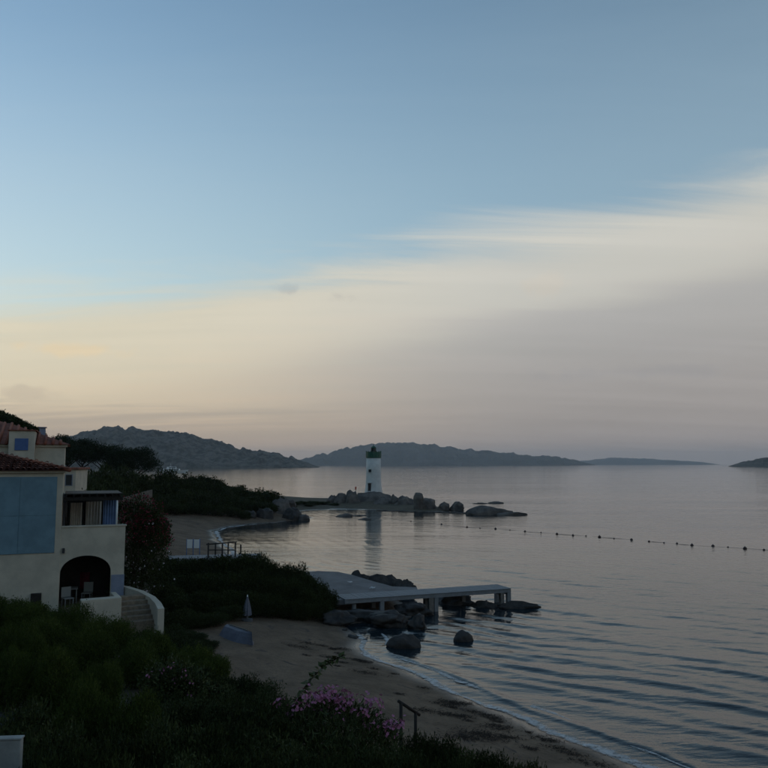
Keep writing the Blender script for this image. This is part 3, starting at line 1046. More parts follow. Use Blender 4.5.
SB = thing('small_boat', 'small dark open boat moored near the pine trunks', 'boat', (bp_.x, bp_.y, 0), math.radians(-5))
mobj('hull', hull_mesh('hull', 9.5, 2.6, 0.9, 0.5), dark_metal, SB)
box_part('wheelhouse', (-1.6, 0.8, -0.8, 0.8, 0.9, 2.2), dark_metal, SB, 0.08)

# ------------------------------------------------------------------ houses
HR = math.radians(22)
hc = at(58, 605, 38.0)
HZ = 1.9
HS = thing('seaside_villa', 'white villa with big blue panel, tiled roof and arched terrace porch', 'house', (hc.x, 38.0, HZ), HR)
WH = 6.78                                                  # eave height above its ground


def wall_with_arch(bm, x0, x1, z0, z1, ax0, ax1, spring, topz, y, th, seg=18):
    """a wall slab pierced by an arch that reaches the floor"""
    prof = [(ax1, z0), (ax1, spring)]
    cx, rx, rzz = (ax0 + ax1) / 2, (ax1 - ax0) / 2, topz - spring
    for k in range(1, seg):
        a = math.pi * k / seg
        prof.append((cx + rx * math.cos(a), spring + rzz * math.sin(a) ** 0.9))
    prof += [(ax0, spring), (ax0, z0)]
    outer = []
    for (x, z) in prof:
        outer.append((x, z))
    # quads from the arch line up to the wall top, plus the two piers
    for yy, flip in ((y, False), (y + th, True)):
        pts_a = [bm.verts.new((x, yy, z)) for x, z in prof]
        pts_t = [bm.verts.new((x, yy, z1)) for x, z in prof]
        for i in range(1, len(prof) - 2):
            f = (pts_a[i], pts_t[i], pts_t[i + 1], pts_a[i + 1])
            bm.faces.new(f if flip else f[::-1])
        for xa, xb in ((x0, ax0), (ax1, x1)):
            if xb - xa > 1e-4:
                q = [bm.verts.new(c) for c in ((xa, yy, z0), (xb, yy, z0), (xb, yy, z1), (xa, yy, z1))]
                bm.faces.new(q[::-1] if flip else q)
    for (xa, za), (xb, zb) in zip(prof, prof[1:]):          # reveal
        bm.faces.new([bm.verts.new(c) for c in ((xa, y, za), (xa, y + th, za), (xb, y + th, zb), (xb, y, zb))])
    for xa in (x0, x1):
        bm.faces.new([bm.verts.new(c) for c in ((xa, y, z0), (xa, y + th, z0), (xa, y + th, z1), (xa, y, z1))])
    bm.faces.new([bm.verts.new(c) for c in ((x0, y, z1), (x1, y, z1), (x1, y + th, z1), (x0, y + th, z1))])
    bmesh.ops.remove_doubles(bm, verts=bm.verts, dist=1e-4)


bm = bmesh.new()
box(bm, -9.0, 0.0, 0.0, 6.2, -1.0, WH, 0.03)
mobj('wall', bm_mesh('wall', bm), plaster, HS)
# blue panel in six fields
PB = box_part('blue_panel', (-8.4, -0.27, -0.035, 0.01, 2.82, WH - 0.30), blue_paint, HS, 0.006)
xs = [-8.4, -6.8, -5.15, -3.5, -1.9, -0.27]
for i in range(5):
    for (za, zb) in ((2.82, 4.62), (4.62, WH - 0.30)):
        box_part('panel_field', (xs[i] + 0.012, xs[i + 1] - 0.012, -0.05, -0.03, za + 0.012, zb - 0.012), blue_paint, PB, 0.004)
box_part('eave_moulding', (-9.1, 0.10, -0.14, 0.06, WH - 0.12, WH + 0.02), plaster, HS, 0.03)
box_part('wall_lamp', (0.08, 0.2, -0.08, 0.05, 2.78, 3.02), dark_metal, HS, 0.02)
box_part('vent_box', (-1.22, -0.75, -0.16, 0.02, 0.35, 0.95), dark_wood, HS, 0.02)
# hipped barrel-tile roof
RB = 1.02 / 4.6
bm = bmesh.new()
e = 0.28
A = [bm.verts.new(c) for c in ((-9.2, -e, WH), (e, -e, WH), (-4.4, 4.4, WH + 1.05), (-9.2, 4.4, WH + 1.05), (e, 6.2, WH), (-4.4, 6.2, WH + 1.05), (-9.2, 6.2, WH + 1.05))]
bm.faces.new((A[0], A[1], A[2], A[3]))
bm.faces.new((A[1], A[4], A[5], A[2]))
bm.faces.new((A[3], A[2], A[5], A[6]))
bmesh.ops.solidify(bm, geom=list(bm.faces), thickness=-0.10)
RF = mobj('roof', bm_mesh('roof', bm), terracotta_w, HS)
tn = 5
bm = bmesh.new()
tv = []
for i in range(2):
    rr = 0.105 if i == 0 else 0.085
    tv.append([bm.verts.new((rr * math.cos(math.pi * k / tn), i * 0.50, (0.065 if i == 0 else 0.02) + rr * 0.85 * math.sin(math.pi * k / tn))) for k in range(tn + 1)])
for k in range(tn):
    bm.faces.new((tv[0][k], tv[0][k + 1], tv[1][k + 1], tv[1][k]))
bmesh.ops.solidify(bm, geom=list(bm.faces), thickness=0.018)
tile_me = bm_mesh('roof_tile', bm, True)
tile_me.materials.append(terracotta)
sl = math.atan2(1.05, 4.4 + e)
cnt = 0
for i in range(26):
    x = e - 0.12 - i * 0.245
    for j in range(11):
        y = -e - 0.03 + j * 0.42
        if x + y > -0.02 + 0.15 or cnt >= 296 or y > 4.2:
            if x + y > 0.13:
                continue
        o = bpy.data.objects.new('roof_tile', tile_me)
        COL.objects.link(o)
        o.parent = RF
        o.location = (x + rng_.uniform(-.008, .008), y, WH + (y + e) * math.tan(sl) + 0.004)
        o.rotation_euler = (sl, 0, rng_.uniform(-.015, .015))
        cnt += 1
# hip ridge
bm = bmesh.new()
tube(bm, (e, -e, WH + 0.03), (-4.4, 4.4, WH + 1.09), 0.11, seg=10)
mobj('hip_ridge', bm_mesh('hip_ridge', bm, True), terracotta, RF)
# terrace wing with the arch
TW = 2.98
bm = bmesh.new()
wall_with_arch(bm, -0.02, TW, -1.0, 4.0, 0.02, 2.36, 1.75, 2.62, 0.04, 0.38)
tw = mobj('porch_wall', bm_mesh('porch_wall', bm), plaster, HS)
box_part('wall_coping', (-0.0, TW + 0.06, 0.0, 0.46, 4.0, 4.07), plaster, tw, 0.02)
box_part('pier_dado', (2.385, TW + 0.02, 0.015, 0.44, -1.0, 1.62), plaster_low, tw, 0.006)
box_part('side_wall', (TW - 0.3, TW, 0.42, 4.6, -1.0, 4.0), plaster, HS, 0.01)
box_part('terrace_floor', (0.0, TW - 0.3, 0.42, 4.6, 2.75, 3.0), plaster, HS, 0.01)
box_part('porch_floor', (0.0, TW + 0.4, -0.3, 4.6, -0.9, 0.0), step_stone, HS, 0.01)
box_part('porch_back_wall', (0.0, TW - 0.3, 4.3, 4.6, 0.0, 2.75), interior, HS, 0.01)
# glazed terrace room behind the parapet
box_part('room_wall', (0.0, TW - 0.2, 4.62, 4.85, 3.0, 5.5), plaster_low, HS, 0.01)
for k, (xa, xb) in enumerate(((0.25, 1.0), (1.12, 2.0))):
    gd = box_part('glass_door', (xa - 0.05, xb + 0.05, 4.52, 4.615, 3.05, 5.15), dark_wood, HS, 0.01)
    box_part('pane', (xa, xb, 4.50, 4.519, 3.12, 5.08), glass_dark, gd, 0.004)
bm = bmesh.new()                                           # curtains hang in front of the doors
for (xa, xb, za, zb, yy, nm, mt) in ((0.38, 0.98, 3.65, 5.0, 4.36, 'curtain', curtain), (1.16, 1.98, 3.5, 5.05, 4.36, 'curtain', curtain), (1.95, 2.62, 3.0, 5.25, 1.4, 'awning_curtain', blue_cloth)):
    n = 24
    V = []
    for i in range(n):
        t = i / (n - 1)
        for z in (za, zb):
            V.append((xa + (xb - xa) * t, yy + 0.045 * math.sin(t * 34), z))
    mobj(nm, np_mesh(nm, V, grid_faces(n, 2), True), mt, HS)
bm.free()
# pergola over the terrace
pg = box_part('pergola_beam', (0.06, TW - 0.15, 0.3, 0.42, 5.28, 5.46), dark_wood, HS, 0.01)
box_part('pergola_beam', (0.06, TW - 0.15, 4.2, 4.32, 5.28, 5.46), dark_wood, HS, 0.01)
for k in range(8):
    x = 0.12 + k * 0.36
    box_part('rafter', (x, x + 0.07, 0.1, 4.5, 5.465, 5.58), dark_wood, HS, 0.005)
box_part('pergola_mat', (0.1, TW - 0.2, 0.2, 4.5, 5.585, 5.64), dark_wood, HS, 0.005)
tube_part('pergola_post', (TW - 0.42, 0.30, 4.07), (TW - 0.42, 0.36, 5.28), 0.045, white_paint, HS)
tube_part('pergola_post', (0.2, 0.36, 4.07), (0.2, 0.36, 5.28), 0.04, dark_wood, HS)
tube_part('drain_pipe', (2.12, 4.45, 3.0), (2.12, 4.45, 5.3), 0.05, grey_wood, HS)
# porch furniture seen in the arch: two white chairs and a table, things of their own


def wpos(x, y, z):
    c, s_ = math.cos(HR), math.sin(HR)
    return (hc.x + x * c - y * s_, 38.0 + x * s_ + y * c, HZ + z)


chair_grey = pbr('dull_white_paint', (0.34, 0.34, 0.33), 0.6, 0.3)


def chair(label, x, y, rz):
    t = thing('porch_chair', label, 'chair', wpos(x, y, 0.0), HR + rz)
    box_part('seat', (-0.24, 0.24, -0.24, 0.24, 0.40, 0.45), chair_grey, t)
    box_part('backrest', (-0.24, 0.24, 0.20, 0.25, 0.46, 0.95), chair_grey, t)
    for sx in (-0.2, 0.2):
        for sy in (-0.2, 0.2):
            tube_part('leg', (sx, sy, 0), (sx, sy, 0.41), 0.022, chair_grey, t, seg=8)


chair('dull white chair by the left jamb inside the dark arch', 0.42, 1.3, 0.4)
chair('dull white chair deep inside the dark arch beside the table', 1.35, 2.6, -0.3)
t = thing('porch_table', 'small white table standing in the porch behind the arch jamb', 'table', wpos(0.5, 2.4, 0.0), HR)
box_part('tabletop', (-0.4, 0.4, -0.4, 0.4, 0.72, 0.76), chair_grey, t)
for sx in (-0.33, 0.33):
    for sy in (-0.33, 0.33):
        tube_part('leg', (sx, sy, 0), (sx, sy, 0.72), 0.025, chair_grey, t, seg=8)
t = thing('hanging_towel', 'dull red towel hung on the porch back wall', 'towel', wpos(1.25, 4.2, 1.3), HR)
bm = bmesh.new()
n = 10
gv = [[bm.verts.new(((i / (n - 1) - .5) * .5, 0.03 * math.sin(i * 1.6), -0.9 * j / 3)) for j in range(4)] for i in range(n)]
for i in range(n - 1):
    for j in range(3):
        bm.faces.new((gv[i][j], gv[i + 1][j], gv[i + 1][j + 1], gv[i][j + 1]))
bmesh.ops.solidify(bm, geom=list(bm.faces), thickness=0.012)
mobj('cloth', bm_mesh('cloth', bm, True), magenta, t)
tube_part('rail', (-0.3, 0.0, 0.0), (0.3, 0.0, 0.0), 0.015, dark_metal, t, seg=6)

# planter wall and flight of steps down from the porch
PLW = thing('planter_wall', 'low white plastered wall block in front of the arch', 'wall', (0, 0, 0))
a_, b_ = G(86, 611, 1.85), G(117, 603, 2.35)
bm = bmesh.new()
box(bm, -0.95, 0.75, -0.25, 0.25, -1.4, 0.42, 0.03)
o = mobj('wall_block', bm_mesh('wall_block', bm), plaster, PLW)
PLW.location = at(103, 607.5, 35.2)
PLW.rotation_euler = (0, 0, HR + 0.1)
bm = bmesh.new()
box(bm, 0.51, 0.75, 0.26, 1.5, -1.4, 0.42, 0.03)
mobj('wall_return', bm_mesh('wall_return', bm), plaster, PLW)
STP = thing('garden_steps', 'brown stone steps going down from the porch beside a curved white wall', 'steps', at(137, 622, 35.6), HR + 0.15)
for k in range(6):
    box_part('step', (-0.88, 0.80, k * 0.36, k * 0.36 + 0.48, -1.2, 0.02 + k * 0.17), step_stone, STP, 0.02)
# curved cheek wall
bm = bmesh.new()
path = []
pp = [at(161, 612, 34.9), at(158, 606, 36.0), at(152, 602, 37.2), at(141, 598, 38.4), at(126, 596, 39.4), at(113, 594.5, 40.0)]
tops = [2.72, 2.78, 2.85, 2.92, 2.98, 3.0]
L, R_ = [], []
for k, p in enumerate(pp):
    d = (pp[min(k + 1, 5)] - pp[max(k - 1, 0)])
    n_ = Vector((-d.y, d.x, 0)).normalized() * 0.14
    zt = tops[k] - 0.1
    L.append((bm.verts.new((p.x + n_.x, p.y + n_.y, 0.6)), bm.verts.new((p.x + n_.x, p.y + n_.y, zt))))
    R_.append((bm.verts.new((p.x - n_.x, p.y - n_.y, 0.6)), bm.verts.new((p.x - n_.x, p.y - n_.y, zt))))
for k in range(5):
    bm.faces.new((L[k][0], L[k + 1][0], L[k + 1][1], L[k][1]))
    bm.faces.new((R_[k][0], R_[k][1], R_[k + 1][1], R_[k + 1][0]))
    bm.faces.new((L[k][1], L[k + 1][1], R_[k + 1][1], R_[k][1]))
for k in (0, 5):
    bm.faces.new((L[k][0], L[k][1], R_[k][1], R_[k][0]))
o = mobj('cheek_wall', bm_mesh('cheek_wall', bm), plaster)
tag(o, 'curved white plastered garden wall along the steps', 'wall')
# second villa, higher, behind
H2 = thing('upper_villa', 'white villa with red roof and blue dormer window behind the blue panel house', 'house', at(64, 470, 47.0) - Vector((0, 0, 0)), HR)
H2.location.z = 2.4
e2 = 7.75


def hip_roof(name, x0, x1, y0, y1, z, rise, inset, parent, mat, wave_=0.05):
    """hip roof with rolled tile relief"""
    bm = bmesh.new()
    a = [bm.verts.new(c) for c in ((x0, y0, z), (x1, y0, z), (x1, y1, z), (x0, y1, z), (x0 + inset, (y0 + y1) / 2, z + rise), (x1 - inset, (y0 + y1) / 2, z + rise))]
    bm.faces.new((a[0], a[1], a[5], a[4]))
    bm.faces.new((a[1], a[2], a[5]))
    bm.faces.new((a[2], a[3], a[4], a[5]))
    bm.faces.new((a[3], a[0], a[4]))
    bm.faces.new((a[0], a[3], a[2], a[1]))
    bmesh.ops.subdivide_edges(bm, edges=list(bm.edges), cuts=1, use_grid_fill=False)
    o = mobj(name, bm_mesh(name, bm), mat, parent)
    return o


bm = bmesh.new()
box(bm, -10.0, 0.0, 0.0, 7.0, -2.0, e2, 0.02)
mobj('wall', bm_mesh('wall', bm), plaster, H2)
rf2 = hip_roof('roof', -10.4, 0.3, -0.3, 7.3, e2 + 0.03, 1.4, 3.6, H2, terracotta_w)
n_r = 24
bm = bmesh.new()
for k in range(n_r):                                       # tile rolls on the front slope
    x = 0.15 - k * 0.42
    run = min(3.8, max(0.0, (0.3 - x) / 3.6 * 3.8))
    if run < 0.3:
        continue
    tube(bm, (x, -0.32, e2 + 0.06), (x, -0.3 + run, e2 + 0.06 + run / 3.8 * 1.4), 0.09, seg=8)
mobj('tile_rolls', bm_mesh('tile_rolls', bm, True), terracotta, rf2)
tag(rf2.children[0], kind='stuff')
box_part('cornice', (-10.2, 0.14, -0.14, 0.05, e2 - 0.13, e2 + 0.02), plaster, H2, 0.03)
dm = box_part('dormer', (-3.05, -1.65, -0.9, 2.4, e2 - 1.6, e2 + 0.8), plaster, H2, 0.05)
wd_ = box_part('window', (-2.72, -2.0, -0.95, -0.88, e2 - 0.35, e2 + 0.35), blue_wood, dm, 0.01)
box_part('dormer_cap', (-3.15, -1.55, -1.0, 2.4, e2 + 0.803, e2 + 0.86), terracotta, dm, 0.02)
box_part('chimney', (-1.55, -1.2, 2.2, 2.6, e2 + 0.4, e2 + 1.12), plaster_low, H2, 0.02)
box_part('chimney_cap', (-1.62, -1.13, 2.13, 2.67, e2 + 1.123, e2 + 1.18), plaster_low, H2, 0.01)
# higher roof to the left
H4 = thing('tall_villa', 'tall villa whose red tiled roof rises above the dormer', 'house', (at(26, 470, 56).x, 56, 2.8), HR)
bm = bmesh.new()
box(bm, -9.0, 0.0, 0.0, 7.0, -1.0, 8.3, 0.02)
mobj('wall', bm_mesh('wall', bm), plaster, H4)
hip_roof('roof', -9.4, 0.4, -0.4, 7.4, 8.33, 1.5, 3.4, H4, terracotta_w)
# small white house beyond the pergola
H3 = thing('garden_house', 'small white house with balcony seen past the pergola', 'house', (at(76, 470, 68).x, 68, 3.2), math.radians(10))
bm = bmesh.new()
box(bm, -5.0, 0.0, 0.0, 5.0, -1.0, 5.3, 0.02)
mobj('wall', bm_mesh('wall', bm), plaster, H3)
for k in range(3):
    wv = box_part('window', (-0.85 - k * 1.5, -0.25 - k * 1.5, -0.06, 0.02, 3.9, 4.9), plaster_low, H3, 0.01)
    box_part('pane', (-0.80 - k * 1.5, -0.30 - k * 1.5, -0.07, -0.055, 3.95, 4.85), glass_dark, wv, 0.004)
box_part('balcony', (-4.0, 0.1, -1.0, -0.02, 2.9, 3.1), plaster, H3, 0.01)
box_part('roof', (-5.2, 0.2, -0.2, 5.2, 5.31, 5.5), terracotta_w, H3, 0.04)

# ------------------------------------------------------------------ plants


def leaves(n, lobes, size, aspect, seed, up=0.3, fill=0.45, curl=0.15, blade=False):
    """leaf quads spread through the volume of several ellipsoid lobes"""
    r = np.random.default_rng(seed)
    lob = np.array(lobes, float)                           # cx cy cz rx ry rz
    wgt = (lob[:, 3] * lob[:, 4] * lob[:, 5]) ** 0.67
    idx = r.choice(len(lob), n, p=wgt / wgt.sum())
    d = r.normal(size=(n, 3))
    d /= np.linalg.norm(d, axis=1)[:, None]
    rad_ = r.random(n) ** fill
    # ragged outline: lobe radius wobbles with direction, and a few sprigs stick out
    wob = 1 + 0.16 * np.sin(d[:, 0] * 5 + idx * 2.1) * np.sin(d[:, 1] * 6 + idx) + 0.12 * np.sin(d[:, 2] * 9 + d[:, 0] * 7 + idx)
    wob *= 1 + (r.random(n) ** 9) * 0.30
    c = lob[idx, :3] + d * lob[idx, 3:] * (rad_ * wob)[:, None]
    ax = d * 0.8 + r.normal(size=(n, 3)) * 0.55 + np.array([0, 0, up])
    ax /= np.linalg.norm(ax, axis=1)[:, None]
    sd_ = np.cross(ax, r.normal(size=(n, 3)))
    sd_ /= np.linalg.norm(sd_, axis=1)[:, None] + 1e-9
    ln = size * (0.6 + 0.8 * r.random(n))[:, None]
    wd = ln * aspect
    nrm = np.cross(ax, sd_)
    v0 = c - ax * ln * 0.5
    v1 = c + sd_ * wd * 0.5 + nrm * ln * curl * 0.3
    v2 = c + ax * ln * 0.5 - nrm * ln * curl
    v3 = c - sd_ * wd * 0.5 + nrm * ln * curl * 0.3
    V = np.stack([v0, v1, v2, v3], 1).reshape(-1, 3)
    V[:, 2] = np.maximum(V[:, 2], 0.0)
    Fq = np.arange(4 * n).reshape(-1, 4)
    me = np_mesh('foliage', V, Fq)
    t_ = 0.6 * r.random(n) + 0.4 * (0.5 + 0.5 * np.sin(c[:, 0] * 2.3 + seed) * np.cos(c[:, 1] * 2.9 + c[:, 2] * 2.1))
    a = me.attributes.new('tint', 'FLOAT', 'FACE')
    a.data.foreach_set('value', t_.astype(np.float32))
    return me


def lobes_round(seed, rx, rz, k=7):
    r = random.Random(seed)
    out = [(0, 0, rz * 0.48, rx * 0.72, rx * 0.72, rz * 0.50)]
    for i in range(k):
        a = 2 * math.pi * i / k + r.uniform(-.4, .4)
        q = r.uniform(0.35, 0.62)
        s_ = r.uniform(0.34, 0.5)
        out.append((math.cos(a) * rx * q, math.sin(a) * rx * q, rz * r.uniform(0.35, 0.78), rx * s_, rx * s_, rz * s_ * 0.75))
    return out


def stems_mesh(seed, h, rx, k=6, r0=0.035):
    r = random.Random(seed)
    bm = bmesh.new()
    for i in range(k):
        a = r.uniform(0, 6.28)
        p = Vector((r.uniform(-.1, .1), r.uniform(-.1, .1), -0.2))
        q = p + Vector((math.cos(a) * rx * 0.25, math.sin(a) * rx * 0.25, h * 0.45))
        s_ = q + Vector((math.cos(a) * rx * 0.25, math.sin(a) * rx * 0.25, h * 0.35))
        tube(bm, p, q, r0, r0 * 0.7, 6)
        tube(bm, q, s_, r0 * 0.7, r0 * 0.3, 6)
    return bm_mesh('stem', bm, True)


class Kind:
    def __init__(s, name, mats, variants, stems):
        s.name, s.mat, s.var, s.st = name, mats, variants, stems


def plant(name, label, group, fol, stem, mat, loc, scale, rz, cat='shrub'):
    o = thing(name, label, cat, loc, rz, group)
    o.scale = scale
    mobj('foliage', fol, mat, o)
    if stem is not None:
        mobj('stem', stem, bark, o)
    return o


def on_ground(u, v, z=1.0):
    for _ in range(12):
        p = G(u, v, z)
        z = 0.5 * z + 0.5 * gz(p.x, p.y)
    return G(u, v, z)


PR = random.Random(77)
# shared meshes (unit size about 1 m radius, 1 m high, scaled when placed)
F_FAR = [leaves(3200, lobes_round(i, 1.0, 1.0, 8), 0.11, 0.6, 300 + i, up=0.0) for i in range(4)]
F_MID = [leaves(8000, lobes_round(20 + i, 1.0, 1.0, 9), 0.075, 0.5, 320 + i) for i in range(4)]
F_MOUND = [leaves(24000, lobes_round(40 + i, 1.0, 1.0, 8), 0.055, 0.32, 340 + i, up=0.25, fill=0.33) for i in range(4)]
F_NEAR = [leaves(17000, lobes_round(60 + i, 1.0, 1.0, 9), 0.07, 0.36, 360 + i, up=0.1, fill=0.42) for i in range(3)]
STEMS = [stems_mesh(80 + i, 0.9, 0.9) for i in range(3)]


def put(kindset, mat, name, label, group, x, y, rx, h, i, stems=True, dz=-0.05, cat='shrub'):
    return plant(name, label, group, kindset[i % len(kindset)], STEMS[i % 3] if stems else None, mat, (x, y, gz(x, y) + dz), (rx * PR.uniform(.9, 1.1), rx * PR.uniform(.9, 1.1), h), PR.uniform(0, 6.28), cat)


def top_h(u, v, x, y):
    """height a plant needs at (x, y) so that its top meets picture row v"""
    return at(u, v, y).z - gz(x, y)


def put_px(kindset, mat, name, label, group, u, v, y, rx, i, stems=True, cat='shrub', k=1.06):
    p = at(u, v, y)
    h = max(0.3, (p.z - gz(p.x, y)) * k)
    return put(kindset, mat, name, label, group, p.x, y, rx, h, i, stems, cat=cat)


# headland scrub above the cove
i = 0
for (u, v, y, rx) in ((160, 487, 120, 2.6), (172, 482, 124, 2.8), (184, 480, 128, 3.0), (196, 477.5, 131, 2.8), (205, 477, 133, 2.6), (214, 480, 134, 2.6), (222, 484, 133, 2.6), (233, 486, 132, 2.6), (243, 489.5, 131, 2.4),
                      (252, 492, 131, 2.3), (261, 490.5, 132, 2.3), (270, 491.5, 133, 2.2), (277, 496, 134, 1.7), (168, 495, 117, 2.2), (180, 492, 119, 2.4), (192, 492, 121, 2.5), (204, 493, 122, 2.5), (216, 494, 123, 2.4),
                      (228, 497, 123.5, 2.3), (240, 500, 124, 2.2), (252, 502, 125, 2.0), (263, 502, 126, 1.9), (272, 503, 127, 1.5), (160, 503, 113, 2.0), (175, 503, 115, 2.0), (190, 503, 117, 2.0), (205, 504, 118, 1.9),
                      (219, 505, 119, 1.8), (232, 507, 120, 1.6), (244, 510, 120, 1.3), (150, 493, 116, 2.4), (140, 497, 112, 2.2), (200, 484, 126, 2.4), (188, 484, 124, 2.4), (226, 491, 127, 2.2), (248, 496.5, 127, 2.0)):
    lb, gr = (('dark evergreen shrub on the headland crest against the far water', 'maquis on the headland crest') if i < 13 else
              ('dark evergreen shrub on the headland slope facing the cove', 'maquis on the headland slope') if i < 23 else
              ('dark shrub at the headland foot just above the cove sand', 'maquis above the cove sand') if i < 30 else
              ('dark evergreen shrub filling the headland behind the slope shrubs', 'maquis inside the headland'))
    put_px(F_FAR, leaf_dark, 'mastic_shrub', lb, gr, u, v, y, rx, i)
    i += 1
for (u, v, y, rx) in ((284, 502, 150, 1.6), (294, 501.5, 155, 1.6), (304, 501, 158, 1.7), (314, 501, 160, 1.7), (324, 501.5, 162, 1.5), (290, 504, 148, 1.2), (334, 503, 160, 1.2), (309, 504, 157, 1.4)):
    put_px(F_FAR, leaf_grey, 'spit_scrub', 'low olive scrub clump on the flat spit towards the lighthouse', 'low scrub on the spit', u, v, y, rx, i, False)
    i += 1
# rounded bushes standing above the headland, against the water
put_px(F_FAR, leaf_dark, 'round_bush', 'rounded dark bush against the water left of the yacht stern', None, 164, 470.5, 122, 2.7, 1)
put_px(F_FAR, leaf_dark, 'round_bush', 'low rounded bush on the headland under the yacht bow', None, 186, 477, 124, 2.2, 2)
put_px(F_FAR, leaf_dark, 'round_bush', 'squat bush below the small moored boat', None, 141, 474, 118, 2.2, 3)
put_px(F_FAR, leaf_dark, 'round_bush', 'broad bush at the foot of the pine trunks', None, 122, 470, 112, 2.6, 0)
# garden slope behind the villa
for (u, v, y, rx) in ((72, 477.0, 95, 2.6), (84, 473.0, 100, 2.6), (96, 471.0, 104, 2.8), (108, 475.0, 104, 2.6), (118, 481.0, 102, 2.4), (128, 487.0, 100, 2.4), (138, 491.0, 98, 2.2), (150, 495.0, 98, 2.0), (80, 481.0, 88, 2.2), (92, 481.0, 90, 2.2), (104, 485.0, 92, 2.2),
                      (114, 490.0, 90, 2.0), (126, 495.0, 88, 2.0), (138, 499.0, 86, 1.9), (148, 504.0, 86, 1.6), (88, 489.0, 78, 1.8), (100, 493.0, 78, 1.8), (112, 497.0, 78, 1.8), (76, 487.0, 76, 1.8), (124, 503.0, 76, 1.7), (84, 497.0, 66, 1.6), (98, 501.0, 64, 1.6), (150, 515.0, 72, 1.6), (160, 521.0, 70, 1.3), (142, 513.0, 70, 1.5)):
    put_px(F_FAR, leaf_grey if i % 3 else leaf_dark, 'garden_shrub', 'grey green shrub on the garden slope behind the pergola', 'shrubs on the garden slope', u, v, y, rx, i)
    i += 1
# silhouetted trees on the crest behind the roofs


def limb_tree(seed, h, spread, trunk_h, k=6):
    r = random.Random(seed)
    bm = bmesh.new()
    tip = Vector((r.uniform(-.3, .3), r.uniform(-.3, .3), trunk_h))
    tube(bm, (0, 0, -0.6), tip * 0.5, 0.26, 0.21, 9, False)
    tube(bm, tip * 0.5, tip, 0.21, 0.17, 9)
    ends = []
    for q in range(k):
        a = 2 * math.pi * q / k + r.uniform(-.3, .3)
        e_ = tip + Vector((math.cos(a) * spread * r.uniform(.4, .75), math.sin(a) * spread * r.uniform(.4, .75), (h - trunk_h) * r.uniform(.25, .6)))
        tube(bm, tip - Vector((0, 0, r.uniform(0, .6))), e_, 0.10, 0.04, 6)
        ends.append(e_)
    return bm_mesh('trunk', bm, True), ends


def pine(label, u, v, y, spread, seed, group=None, trunk=0.45, base_v=None, mat=None, name='umbrella_pine'):
    p = at(u, v, y)
    z0 = gz(p.x, y)
    h = p.z - z0
    t = thing(name, label, 'tree', (p.x, y, z0), 0, group)
    tm, ends = limb_tree(seed, h, spread, h * trunk)
    mobj('trunk', tm, bark, t)
    r = random.Random(seed)
    lob = []
    for e_ in ends:
        s_ = spread * r.uniform(.34, .5)
        lob.append((e_.x, e_.y, e_.z + s_ * .1, s_, s_, s_ * .72))
    for q in range(5):
        a = r.uniform(0, 6.28)
        s_ = spread * r.uniform(.34, .5)
        lob.append((math.cos(a) * spread * .4, math.sin(a) * spread * .4, h - s_ * r.uniform(.6, .95), s_, s_, s_ * .68))
    mobj('crown', leaves(8500, lob, 0.26, 0.4, seed + 900, up=0.4, fill=0.5), mat or leaf_pine, t)
    return t


pine('dark umbrella pine behind the garden house, top level with the hill', 68, 435, 118, 3.6, 501)
pine('umbrella pine with flat crown beside the garden house pine', 84, 439, 122, 3.8, 502)
pine('middle umbrella pine with the widest crown on the slope', 106, 443, 124, 4.4, 503)
pine('spreading umbrella pine whose bare trunks show against the water', 137, 447, 126, 4.0, 504, trunk=0.42)
pine('small pine between the two widest crowns', 120, 450, 120, 2.6, 505, trunk=0.4)
pine('low pine crown tucked behind the upper villa wall', 57, 440, 112, 2.6, 506)
for k, (u, v) in enumerate(((-6, 410), (4, 414), (12, 417.5), (20, 421), (28, 426), (36, 431))):
    pine('dark crest tree silhouetted above the red roofs', u, v, 86 - k * 0.5, 1.9 - 0.12 * k, 520 + k, 'trees on the crest above the roofs', trunk=0.5, name='crest_tree', mat=leaf_dark)
# a low stone wall climbing the slope
bm = bmesh.new()
wa, wb = at(113, 500.5, 60), at(152, 489.5, 78)
for k in range(14):
    p, q = wa.lerp(wb, k / 14), wa.lerp(wb, (k + .96) / 14)
    za = p.z
    vs = []
    for pt in (p, q):
        for dy in (-0.2, 0.2):
            for z in (min(gz(pt.x, pt.y), pt.z - .5) - 0.3, pt.z + 0.06 * mnoise.noise(Vector((k, 0, 5)))):
                vs.append(bm.verts.new((pt.x, pt.y + dy, z)))
    for f in ((0, 1, 5, 4), (2, 6, 7, 3), (1, 3, 7, 5), (0, 2, 3, 1), (4, 5, 7, 6)):
        bm.faces.new([vs[x] for x in f])
o = mobj('slope_wall', bm_mesh('slope_wall', bm), pbr('slope_wall_stone', (0.16, 0.14, 0.12), 0.9, 0.2, 0.4, 2.0, 0.03, 6.0))
tag(o, 'low pale stone wall climbing the garden slope behind the flowering tree', 'wall')

